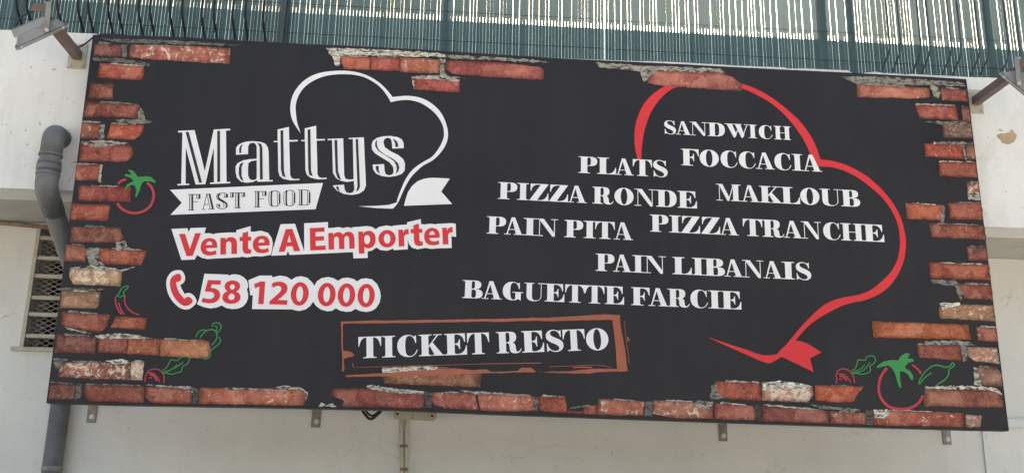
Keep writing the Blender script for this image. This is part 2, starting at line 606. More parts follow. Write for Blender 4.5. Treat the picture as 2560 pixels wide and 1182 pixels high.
# ------------------------------------------------------------------ screen fence
YF = YP + 0.11
zst = (P(740, 20, YF).z + P(2500, 110, YF).z) / 2       # above this height the canes stand apart
zf0, zf1 = ZT - 0.12, ZT + 1.35


def slat_mesh(wlow, whigh):
    me = bpy.data.meshes.new('slat')
    vs_, fs = [], []
    rows = [(zf0, wlow), (zst - 0.003, wlow), (zst + 0.003, whigh), (zf1, whigh)]
    for z, w in rows:
        for k, s in enumerate((-1, -0.5, 0.5, 1)):
            vs_.append((s * w / 2, 0.0016 if abs(s) == 1 else 0.0, z))
    for r in range(3):
        for k in range(3):
            a = r * 4 + k
            fs.append((a, a + 1, a + 5, a + 4))
    me.from_pydata(vs_, [], fs)
    me.update()
    me.materials.append(M['slat'])
    return me


SL = [slat_mesh(*w) for w in ((0.0185, 0.01962), (0.0186, 0.01964), (0.0185, 0.01958), (0.0185, 0.01962), (0.0187, 0.01966), (0.0193, 0.0197))]
pitch = 0.0198
seam = P(1512, 150, YF).x
posts_px = {0: [(28, 16), (707, 20), (1112, 12)], 1: [(2062, 20), (2135, 10), (2480, 14)]}
for side, (xa, xb, lab) in enumerate(((-3.95, seam - 0.003, 'dark green cane screen fence above the script logo'), (seam + 0.003, 4.0, 'dark green cane screen fence above the food list'))):
    fence = thing('screen_fence', lab, 'fence', ((xa + xb) / 2, YF, ZT), 'cane screens on the parapet')
    n_s = int((xb - xa) / pitch)
    for i in range(n_s):
        o = obj('slat', random.choice(SL), None, fence)
        x = (xa + (i + 0.5) * pitch) if side == 1 else (xb - (i + 0.5) * pitch)
        o.location = (x + random.uniform(-0.00005, 0.00005), YF + random.uniform(-0.0015, 0.0015), 0)
        o.rotation_euler = (0, random.gauss(0, 0.00008), random.gauss(0, 0.02))
        if i == 0:
            o.rotation_euler = (0, 0.0, 0)
    for z in (zst + 0.02, zst - 0.17, zst + 0.35, zst + 0.7):
        MB().tube([(xa, YF - 0.005, z), (xb, YF - 0.005, z + 0.003)], 0.0012, 6).build('tie_wire', M['iron'], fence)
    # shade cloth behind the lower part of the canes
    MB().add([(xa, YF + 0.062, zf0), (xb, YF + 0.062, zf0), (xb, YF + 0.062, zst - 0.004), (xa, YF + 0.062, zst - 0.004)], [(0, 1, 2, 3)]).build('shade_cloth', M['cloth'], fence)
    for px, wpx in posts_px[side]:
        c = P(px, 100, YF).x
        hw = wpx * 0.0024 / 2
        MB().box((c - hw, YF + 0.015, ZT - 0.1), (c + hw, YF + 0.055, zf1 + 0.02)).build('post', M['post'], fence)
    if side == 0:
        c = P(705, 100, YF).x
        MB().box((c - 0.011, YF - 0.035, ZT - 0.08), (c + 0.011, YF - 0.012, zf1)).build('post', M['post'], fence)
    # pot-bellied iron bars in pairs
    if side == 0:
        xs_ = [34, 60, 112, 138, 190, 216, 266, 292, 343, 372, 422, 453, 502, 533, 580, 612, 657]
        lab2 = 'black iron railing of paired bent bars above the script logo'
    else:
        xs_ = [2218, 2245, 2295, 2318, 2370, 2395, 2440, 2463, 2512, 2540]
        lab2 = 'black iron railing of paired bent bars above the food list'
    rail = thing('iron_railing', lab2, 'railing', (P(xs_[len(xs_) // 2], 60, YF).x, YF - 0.03, ZT), 'iron railings before the cane screens')
    for k, a in enumerate(xs_):
        x = P(a, 40, YF - 0.15).x
        pts = bend([(x, YF - 0.010, ZT - 0.05), (x, YF - 0.010, ZT + 0.050), (x, YF - 0.150, ZT + 0.135), (x, YF - 0.150, ZT + 0.27), (x, YF - 0.150, ZT + 1.0)], 0.05, 5)
        MB().tube(pts, 0.0068 if side == 0 else 0.0055, 8).build('baluster', M['iron' if side == 0 else 'iron_grey'], rail, True)
    xa_, xb_ = P(xs_[0] - 60, 60, YF).x, P(xs_[-1] + 60, 60, YF).x
    MB().box((xa_, YF - 0.165, ZT + 1.0), (xb_, YF - 0.135, ZT + 1.03)).build('top_rail', M['iron'], rail)

# ------------------------------------------------------------------ signboard
sign = thing('signboard', 'long black fast food sign with printed brick border and white lettering', 'signboard', (0, 0.05, ZO))
TOPL = [(233, 89), (300, 89.8), (400, 93), (500, 97.5), (600, 103.5), (700, 108.5), (770, 112.3), (900, 118), (1000, 123), (1100, 129), (1200, 135.5), (1290, 141), (1420, 149), (1500, 152.8), (1610, 158), (1700, 162.3),
        (1800, 168), (1900, 173), (2000, 178), (2120, 183.5), (2250, 190.5), (2320, 194), (2416, 200)]
BOTL = [(2522, 1073), (2400, 1070), (2200, 1064.5), (1950, 1056), (1800, 1051), (1600, 1044), (1440, 1038), (1300, 1033.5), (1100, 1025.5), (992, 1021), (850, 1018), (750, 1015.7), (600, 1013), (480, 1011), (300, 1008), (117, 1003)]
outline = [XZ(*p) for p in TOPL + BOTL]
MB().prism([outline[::-1]], 0.0, 0.03).build('panel', M['face'], sign)
cx, cz = 0.0, ZO + 1.0
out2 = [(x + math.copysign(0.004, x - cx) * (abs(x) > 2.4), z + math.copysign(0.007, z - cz)) for x, z in outline]
MB().prism([out2[::-1]], 0.006, 0.075).build('frame', M['frame'], sign)


def rough(pts, amp, step=9.0):
    """Uneven edges for a printed shape, in photo units."""
    out = []
    n = len(pts)
    for i in range(n):
        a, b = pts[i], pts[(i + 1) % n]
        L = math.hypot(b[0] - a[0], b[1] - a[1])
        k = max(1, int(L / step))
        nx, ny = -(b[1] - a[1]) / (L + 1e-6), (b[0] - a[0]) / (L + 1e-6)
        for j in range(k):
            t = j / k
            d = random.uniform(-amp, amp) if j else random.uniform(-amp, amp) * 0.5
            out.append((a[0] + (b[0] - a[0]) * t + nx * d, a[1] + (b[1] - a[1]) * t + ny * d))
    return out


def printed(name, loops, m, off, parent=sign, color=None):
    """A flat printed shape on the sign face."""
    lp = [[XZ(a, b, -off) for a, b in l_] for l_ in loops]
    a = sum(lp[0][i][0] * lp[0][(i + 1) % len(lp[0])][1] - lp[0][(i + 1) % len(lp[0])][0] * lp[0][i][1] for i in range(len(lp[0])))
    if a < 0:
        lp = [l_[::-1] for l_ in lp]
    o = MB().prism(lp, -off, -off + 0.0006).build(name, m, parent)
    if color:
        o.color = color
    return o


def zz(x0, y0, s, pts):
    return [(x0 + a / s, y0 + b / s) for a, b in pts]


def smooth_closed(pts, n=5):
    out = []
    m = len(pts)
    for i in range(m):
        p0, p1, p2, p3 = (pts[(i + k - 1) % m] for k in range(4))
        for j in range(n):
            t = j / n
            out.append(tuple(0.5 * ((2 * p1[c]) + (-p0[c] + p2[c]) * t + (2 * p0[c] - 5 * p1[c] + 4 * p2[c] - p3[c]) * t * t + (-p0[c] + 3 * p1[c] - 3 * p2[c] + p3[c]) * t ** 3) for c in (0, 1)))
    return out


def smooth_open(pts, n=5):
    q = [pts[0]] + list(pts) + [pts[-1]]
    out = []
    for i in range(1, len(q) - 2):
        p0, p1, p2, p3 = q[i - 1:i + 3]
        for j in range(n):
            t = j / n
            out.append(tuple(0.5 * ((2 * p1[c]) + (-p0[c] + p2[c]) * t + (2 * p0[c] - 5 * p1[c] + 4 * p2[c] - p3[c]) * t * t + (-p0[c] + 3 * p1[c] - 3 * p2[c] + p3[c]) * t ** 3) for c in (0, 1)))
    return out + [pts[-1]]


def ribbon(pts, w):
    """The outline of a stroke of width w along pts."""
    L_, R_ = [], []
    n = len(pts)
    for i, p in enumerate(pts):
        a, b = pts[max(i - 1, 0)], pts[min(i + 1, n - 1)]
        d = math.hypot(b[0] - a[0], b[1] - a[1]) + 1e-9
        nx, ny = -(b[1] - a[1]) / d, (b[0] - a[0]) / d
        ww = (w[i] if isinstance(w, (list, tuple)) else w) / 2
        L_.append((p[0] + nx * ww, p[1] + ny * ww))
        R_.append((p[0] - nx * ww, p[1] - ny * ww))
    return L_ + R_[::-1]


def drawn(name, strokes, m, off, parent=sign):
    """Several strokes of one drawing as one printed part; strokes: (points, width), width None = filled."""
    b = MB()
    for i, (pts, w) in enumerate(strokes):
        poly = pts if w is None else ribbon(smooth_open(pts, 4), w)
        o_ = off + i * 0.00012
        lp = [XZ(a, c, -o_) for a, c in poly]
        if w is None:
            b.prism([lp if sum(lp[k][0] * lp[(k + 1) % len(lp)][1] - lp[(k + 1) % len(lp)][0] * lp[k][1] for k in range(len(lp))) > 0 else lp[::-1]], -o_, -o_ + 0.0004)
        else:
            n = len(lp) // 2
            vs_ = [(x, -o_, z) for x, z in lp]
            fs = [(k, k + 1, 2 * n - 2 - k, 2 * n - 1 - k) for k in range(n - 1)]
            e0 = Vector(vs_[fs[0][1]]) - Vector(vs_[fs[0][0]])
            e1 = Vector(vs_[fs[0][2]]) - Vector(vs_[fs[0][0]])
            if e0.cross(e1).y > 0:
                fs = [f[::-1] for f in fs]
            b.add(vs_, fs)
    return b.build(name, m, parent)


# --- printed bricks: outline in photo units, tint, lime wash, roughness
BR = [
    ([(236, 108), (303, 112), (305, 143), (234, 141)], (104, 54, 58), 0.1),
    ([(327, 112), (390, 112), (490, 116), (576, 122), (575, 160), (480, 156), (380, 150), (323, 143)], (172, 98, 82), 0.75),
    ([(250, 158), (360, 166), (362, 178), (356, 201), (300, 199), (243, 194)], (172, 84, 64), 0.35),
    ([(225, 207), (284, 210), (283, 249), (220, 246)], (112, 62, 60), 0.1),
    ([(213, 254), (285, 259), (346, 262), (345, 295), (290, 293), (209, 292)], (120, 58, 54), 0.25),
    ([(205, 305), (253, 307), (248, 347), (200, 346)], (138, 80, 70), 0.5),
    ([(277, 309), (360, 312), (356, 334), (336, 350), (266, 347)], (190, 92, 66), 0.3),
    ([(202, 359), (268, 363), (321, 361), (332, 371), (330, 393), (314, 405), (279, 404), (196, 403)], (150, 66, 60), 0.25),
    ([(191, 411), (247, 411), (250, 419), (244, 451), (188, 451)], (165, 85, 70), 0.3),
    ([(197, 464), (327, 467), (328, 505), (258, 504), (196, 501)], (150, 62, 58), 0.15),
    ([(179, 509), (273, 512), (277, 521), (269, 552), (175, 550)], (168, 90, 66), 0.25),
    ([(178, 566), (301, 569), (303, 585), (311, 594), (294, 606), (175, 606)], (118, 74, 62), 0.05),
    ([(166, 611), (209, 614), (215, 625), (213, 655), (161, 653)], (150, 90, 68), 0.15),
    ([(249, 620), (310, 624), (368, 626), (354, 663), (263, 659), (244, 642)], (160, 84, 60), 0.1),
    ([(175, 668), (221, 670), (303, 678), (305, 687), (301, 717), (270, 714), (183, 710), (174, 695)], (206, 180, 138), 0.9),
    ([(154, 727), (248, 728), (252, 733), (248, 762), (240, 771), (148, 770)], (152, 126, 94), 0.45),
    ([(156, 778), (240, 783), (276, 786), (268, 812), (254, 829), (234, 829), (152, 811)], (148, 80, 64), 0.2),
    ([(293, 789), (368, 794), (363, 825), (313, 820), (276, 819), (288, 794)], (164, 92, 66), 0.35),
    ([(141, 835), (241, 841), (239, 884), (136, 881)], (102, 60, 58), 0.05),
    ([(245, 841), (319, 843), (317, 884), (245, 881)], (138, 70, 58), 0.3),
    ([(320, 845), (398, 846), (398, 888), (318, 884)], (176, 106, 70), 0.45),
    ([(399, 847), (503, 848), (522, 854), (527, 871), (520, 892), (501, 895), (399, 889)], (190, 130, 90), 0.5),
    ([(159, 905), (326, 905), (325, 949), (237, 947), (146, 941), (148, 917)], (138, 82, 74), 0.85),
    ([(327, 903), (360, 903), (356, 950), (326, 949)], (206, 196, 164), 0.9),
    ([(125, 955), (192, 960), (190, 972), (184, 996), (121, 999)], (104, 60, 60), 0.05),
    ([(211, 960), (360, 963), (360, 1006), (222, 1003), (209, 981)], (136, 68, 58), 0.2),
    ([(362, 966), (480, 968), (480, 1009), (385, 1008), (362, 990)], (146, 76, 60), 0.25),
    ([(500, 969), (670, 969), (754, 972), (766, 979), (765, 996), (758, 1013), (494, 1009)], (192, 116, 90), 0.5),
    ([(830, 974), (850, 970), (920, 969), (990, 976), (1058, 980), (1060, 1020), (855, 1016), (860, 1003), (856, 998), (838, 992), (827, 983)], (140, 70, 66), 0.3),
    ([(1080, 980), (1188, 980), (1190, 994), (1197, 1024), (1112, 1020), (1084, 1009), (1076, 990)], (156, 82, 74), 0.4),
    ([(1194, 981), (1222, 981), (1260, 985), (1336, 990), (1338, 1004), (1334, 1026), (1300, 1028), (1202, 1026), (1196, 1004)], (182, 106, 88), 0.6),
    ([(1348, 988), (1412, 992), (1417, 1012), (1417, 1032), (1380, 1030), (1350, 1024)], (166, 84, 64), 0.2),
    ([(1418, 1022), (1440, 1028), (1457, 1027), (1462, 1018), (1491, 1010), (1493, 1036), (1418, 1033)], (148, 66, 62), 0.1),
    ([(1495, 995), (1536, 997), (1614, 1004), (1608, 1020), (1606, 1038), (1494, 1036)], (176, 106, 86), 0.6),
    ([(1634, 999), (1732, 1002), (1782, 1006), (1782, 1046), (1680, 1044), (1632, 1034)], (168, 112, 88), 0.7),
    ([(1785, 1006), (1884, 1014), (1890, 1028), (1886, 1051), (1785, 1048)], (146, 72, 66), 0.35),
    ([(1905, 1012), (2072, 1026), (2072, 1057), (1903, 1053)], (130, 66, 66), 0.15),
    ([(2074, 1028), (2166, 1030), (2165, 1061), (2074, 1058)], (150, 86, 76), 0.45),
    ([(2182, 1022), (2342, 1028), (2410, 1032), (2409, 1067), (2182, 1062)], (162, 88, 68), 0.5),
    ([(2415, 1035), (2455, 1037), (2450, 1068), (2415, 1067)], (140, 122, 104), 0.8),
    ([(2310, 970), (2500, 975), (2510, 1018), (2310, 1015)], (140, 84, 66), 0.15),
    ([(2038, 961), (2162, 966), (2145, 982), (2135, 1002), (2105, 1006), (2039, 1000)], (196, 98, 64), 0.3),
    ([(1790, 953), (1850, 953), (1900, 956), (1903, 1000), (1880, 1000), (1820, 995), (1790, 985), (1778, 968)], (172, 82, 64), 0.45),
    ([(1904, 956), (1950, 951), (1990, 956), (2030, 965), (2034, 985), (2020, 1005), (1960, 1003), (1905, 1000)], (190, 150, 124), 1.0),
    ([(2291, 860), (2401, 861), (2406, 902), (2350, 897), (2296, 892)], (140, 68, 56), 0.1),
    ([(2418, 866), (2492, 868), (2499, 909), (2438, 902), (2419, 888)], (186, 150, 126), 0.7),
    ([(2440, 917), (2492, 917), (2505, 935), (2506, 966), (2457, 962)], (128, 104, 94), 0.4),
    ([(2180, 802), (2357, 809), (2421, 812), (2428, 848), (2183, 843)], (186, 106, 66), 0.2),
    ([(2441, 816), (2492, 819), (2496, 854), (2445, 851)], (150, 90, 70), 0.5),
    ([(2346, 756), (2401, 760), (2485, 763), (2489, 803), (2350, 795)], (164, 134, 100), 0.6),
    ([(2396, 709), (2479, 712), (2482, 750), (2411, 746)], (136, 70, 58), 0.15),
    ([(2322, 656), (2473, 661), (2477, 700), (2326, 695)], (166, 86, 62), 0.25),
    ([(2416, 616), (2467, 616), (2470, 653), (2421, 650)], (110, 62, 56), 0.1),
    ([(2322, 558), (2461, 563), (2466, 600), (2327, 592)], (136, 72, 58), 0.1),
    ([(2264, 507), (2358, 513), (2356, 550), (2266, 547)], (182, 98, 66), 0.3),
    ([(2371, 507), (2454, 507), (2459, 550), (2374, 547)], (152, 80, 66), 0.2),
    ([(2417, 455), (2446, 455), (2451, 499), (2420, 499)], (124, 88, 82), 0.8),
    ([(2346, 404), (2440, 405), (2445, 444), (2350, 441)], (162, 86, 66), 0.25),
    ([(2311, 359), (2408, 362), (2414, 399), (2313, 391)], (172, 76, 62), 0.3),
    ([(2412, 361), (2434, 362), (2440, 398), (2418, 399)], (100, 76, 70), 0.3),
    ([(2356, 309), (2429, 309), (2434, 346), (2358, 344)], (108, 98, 92), 0.6),
    ([(2286, 261), (2391, 265), (2397, 302), (2299, 295)], (156, 76, 72), 0.2),
    ([(2404, 268), (2422, 270), (2428, 305), (2407, 304)], (118, 74, 70), 0.2),
    ([(2142, 211), (2323, 221), (2326, 243), (2290, 247), (2144, 243)], (184, 112, 92), 0.4),
    ([(2350, 219), (2416, 224), (2421, 256), (2354, 251)], (152, 84, 76), 0.3),
    ([(850, 141), (925, 143), (926, 175), (860, 173)], (196, 104, 80), 0.35),
    ([(927, 143), (1000, 143), (1000, 178), (927, 176)], (182, 92, 78), 0.3),
    ([(1001, 143), (1100, 150), (1098, 185), (1001, 180)], (192, 120, 92), 0.5),
    ([(1036, 194), (1150, 203), (1150, 233), (1037, 224)], (174, 82, 80), 0.15),
    ([(1115, 157), (1130, 151), (1260, 158), (1350, 168), (1360, 176), (1358, 200), (1310, 198), (1200, 190), (1130, 185), (1112, 172)], (166, 86, 82), 0.2),
    ([(1618, 185), (1640, 178), (1800, 182), (1830, 192), (1855, 210), (1853, 228), (1800, 225), (1660, 215), (1620, 208)], (172, 100, 90), 0.3),
    ([(956, 918), (1100, 914), (1204, 931), (1201, 968), (960, 958)], (138, 100, 76), 0.45),
]
rs = random.getstate()
random.seed(21)
for k, (pts, c, wsh) in enumerate(BR):
    l3 = tuple(min(1, v * 1.02) for v in lin(c))
    printed('brick', [rough(pts, 1.3, 8)], M['brick'], 0.002 + (k % 3) * 0.00015, color=(l3[0], l3[1], l3[2], wsh))
    # a broken light line of mortar along the upper edge of many bricks
    if random.random() < 0.8:
        a, b = pts[0], max(pts, key=lambda q: q[0] - 1.5 * q[1] + 1.5 * pts[0][1])
        t0 = random.uniform(0.0, 0.35)
        t1 = random.uniform(0.55, 1.0)
        ax, ay = a[0] + (b[0] - a[0]) * t0, a[1] + (b[1] - a[1]) * t0
        bx, by = a[0] + (b[0] - a[0]) * t1, a[1] + (b[1] - a[1]) * t1
        h = random.uniform(2.0, 4.5)
        tone = random.uniform(125, 215)
        if bx - ax > 12:
            printed('mortar_patch', [rough([(ax, ay - h), (bx, by - h * 0.7), (bx + 3, by + 0.5), (ax - 2, ay + 1)], 1.2, 6)], M['mortar'], 0.0025 + k * 0.000004, color=(*lin((tone, tone * 0.96, tone * 0.9)), 1))
MO = [
    ([(815, 120), (850, 121), (1000, 127), (1112, 135), (1118, 143), (1000, 141), (900, 139), (852, 140), (848, 165), (838, 166), (835, 150), (822, 133)], 186),
    ([(1115, 137), (1240, 144), (1350, 151), (1370, 158), (1240, 151), (1130, 147)], 140),
    ([(1099, 147), (1114, 148), (1110, 172), (1118, 188), (1165, 197), (1100, 192)], 140),
    ([(1028, 191), (1098, 188), (1150, 200), (1146, 204), (1036, 195), (1037, 226), (1030, 206)], 160),
    ([(1490, 157), (1620, 165), (1800, 172), (1815, 182), (1640, 178), (1610, 206), (1600, 180), (1560, 174), (1500, 169)], 150),
    ([(2105, 193), (2200, 192), (2410, 207), (2414, 217), (2330, 214), (2140, 210), (2122, 202)], 128),
    ([(2325, 214), (2344, 216), (2352, 232), (2346, 246), (2334, 240)], 150),
    ([(250, 97), (420, 101), (600, 113), (560, 115), (400, 110), (300, 107)], 104),
    ([(231, 144), (300, 146), (352, 155), (375, 160), (372, 166), (300, 156), (232, 152)], 100),
    ([(304, 112), (318, 113), (316, 144), (306, 143)], 108),
    ([(346, 263), (357, 276), (362, 300), (382, 303), (360, 311), (300, 307), (290, 300), (345, 297)], 122),
    ([(250, 308), (262, 311), (260, 345), (249, 349)], 132),
    ([(203, 354), (258, 350), (320, 358), (300, 362), (240, 367), (204, 360)], 150),
    ([(249, 411), (256, 412), (253, 456), (244, 453)], 156),
    ([(213, 622), (248, 618), (246, 648), (262, 663), (225, 664)], 140),
    ([(290, 606), (312, 601), (318, 615), (330, 623), (290, 625)], 160),
    ([(200, 664), (250, 664), (300, 672), (338, 666), (308, 679), (240, 670)], 170),
    ([(148, 718), (260, 722), (250, 727), (150, 726)], 96),
    ([(236, 838), (300, 832), (365, 841), (350, 847), (245, 845)], 176),
    ([(160, 815), (176, 818), (230, 832), (210, 833), (168, 822)], 150),
    ([(134, 895), (170, 897), (152, 915), (140, 925)], 112),
    ([(262, 902), (300, 896), (330, 904), (300, 912)], 190),
    ([(192, 958), (206, 960), (203, 990), (186, 1000)], 96),
    ([(360, 961), (480, 966), (494, 974), (491, 992), (470, 971)], 160),
    ([(482, 969), (497, 976), (492, 1009), (481, 1008)], 74),
    ([(688, 967), (715, 963), (750, 968), (770, 980), (766, 1000), (760, 975), (700, 972)], 176),
    ([(796, 1015), (804, 1004), (816, 1012), (832, 1006), (842, 1016)], 176),
    ([(915, 964), (928, 961), (990, 970), (1060, 978), (1070, 984), (990, 981), (930, 973)], 168),
    ([(1060, 978), (1080, 981), (1078, 1018), (1062, 1018)], 84),
    ([(956, 917), (1000, 918), (1060, 914), (1078, 912), (1104, 922), (1060, 924), (957, 931)], 190),
    ([(1150, 975), (1200, 977), (1222, 982), (1190, 985)], 156),
    ([(1338, 990), (1347, 992), (1345, 1028), (1335, 1028)], 100),
    ([(1616, 1003), (1632, 1003), (1630, 1040), (1609, 1040)], 100),
    ([(1733, 1000), (1785, 1003), (1780, 1012), (1775, 1022), (1745, 1020)], 150),
    ([(1778, 965), (1790, 955), (1795, 984), (1815, 995), (1776, 998)], 120),
    ([(1950, 951), (1990, 956), (2030, 965), (2020, 974), (1930, 966), (1910, 975), (1906, 958)], 205),
    ([(1888, 1010), (1904, 1012), (1902, 1054), (1888, 1052)], 66),
    ([(2020, 1008), (2080, 1016), (2150, 1022), (2150, 1027), (2060, 1022)], 120),
    ([(2166, 1024), (2182, 1025), (2181, 1062), (2167, 1061)], 88),
    ([(2184, 1023), (2226, 1025), (2214, 1044), (2188, 1044)], 190),
    ([(2312, 966), (2400, 963), (2490, 968), (2508, 986), (2480, 976), (2400, 972), (2314, 970)], 190),
    ([(2434, 918), (2440, 918), (2455, 962), (2436, 962)], 170),
    ([(2310, 853), (2360, 850), (2420, 853), (2440, 864), (2400, 861), (2320, 858)], 146),
    ([(2402, 862), (2416, 865), (2418, 898), (2408, 904)], 124),
    ([(2326, 698), (2390, 700), (2400, 716), (2410, 736), (2400, 752), (2388, 716), (2330, 706)], 116),
    ([(2350, 758), (2400, 756), (2400, 763), (2356, 775)], 200),
    ([(2358, 514), (2363, 520), (2360, 553), (2350, 556)], 130),
    ([(2420, 478), (2448, 482), (2452, 500), (2422, 500)], 160),
    ([(2312, 304), (2400, 303), (2428, 308), (2350, 311)], 116),
    ([(2330, 355), (2432, 355), (2434, 361), (2350, 362)], 128),
    ([(2404, 362), (2412, 363), (2418, 399), (2413, 399)], 140),
]
for k, (pts, tone) in enumerate(MO):
    printed('mortar_patch', [rough(pts, 1.8, 6)], M['mortar'], 0.0028 + k * 0.000012, color=(*lin((min(235, tone * 1.15), min(230, tone * 1.12), min(215, tone * 1.03))), 1))
random.setstate(rs)

# --- glyph outlines, cap height 100 (M L C Z paths; a second M inside one path is a hole)
K4 = 0.5523


def ell(cx, cy, rx, ry):
    k = K4
    return f"M{cx - rx} {cy} C{cx - rx} {cy + ry * k} {cx - rx * k} {cy + ry} {cx} {cy + ry} C{cx + rx * k} {cy + ry} {cx + rx} {cy + ry * k} {cx + rx} {cy} C{cx + rx} {cy - ry * k} {cx + rx * k} {cy - ry} {cx} {cy - ry} C{cx - rx * k} {cy - ry} {cx - rx} {cy - ry * k} {cx - rx} {cy} Z "


def rect(x0, y0, x1, y1):
    return f"M{x0} {y0} L{x1} {y0} L{x1} {y1} L{x0} {y1} Z"


H = 4.2


def stem(a, b, s0=None, s1=None, t0=None, t1=None):
    """A thick upright with bracketed foot and head serifs."""
    out = []
    body = f"M{a} {H} "
    foot = f"M{s0} 0 L{s1} 0 L{s1} {H} L{b + 5} {H} L{b} 9 L{a} 9 L{a - 5} {H} L{s0} {H} Z" if s0 is not None else rect(a, 0, b, 9)
    head = f"M{t0} 100 L{t0} {100 - H} L{a - 5} {100 - H} L{a} 91 L{b} 91 L{b + 5} {100 - H} L{t1} {100 - H} L{t1} 100 Z" if t0 is not None else rect(a, 91, b, 100)
    return [rect(a, 8.9, b, 91.1), foot, head]


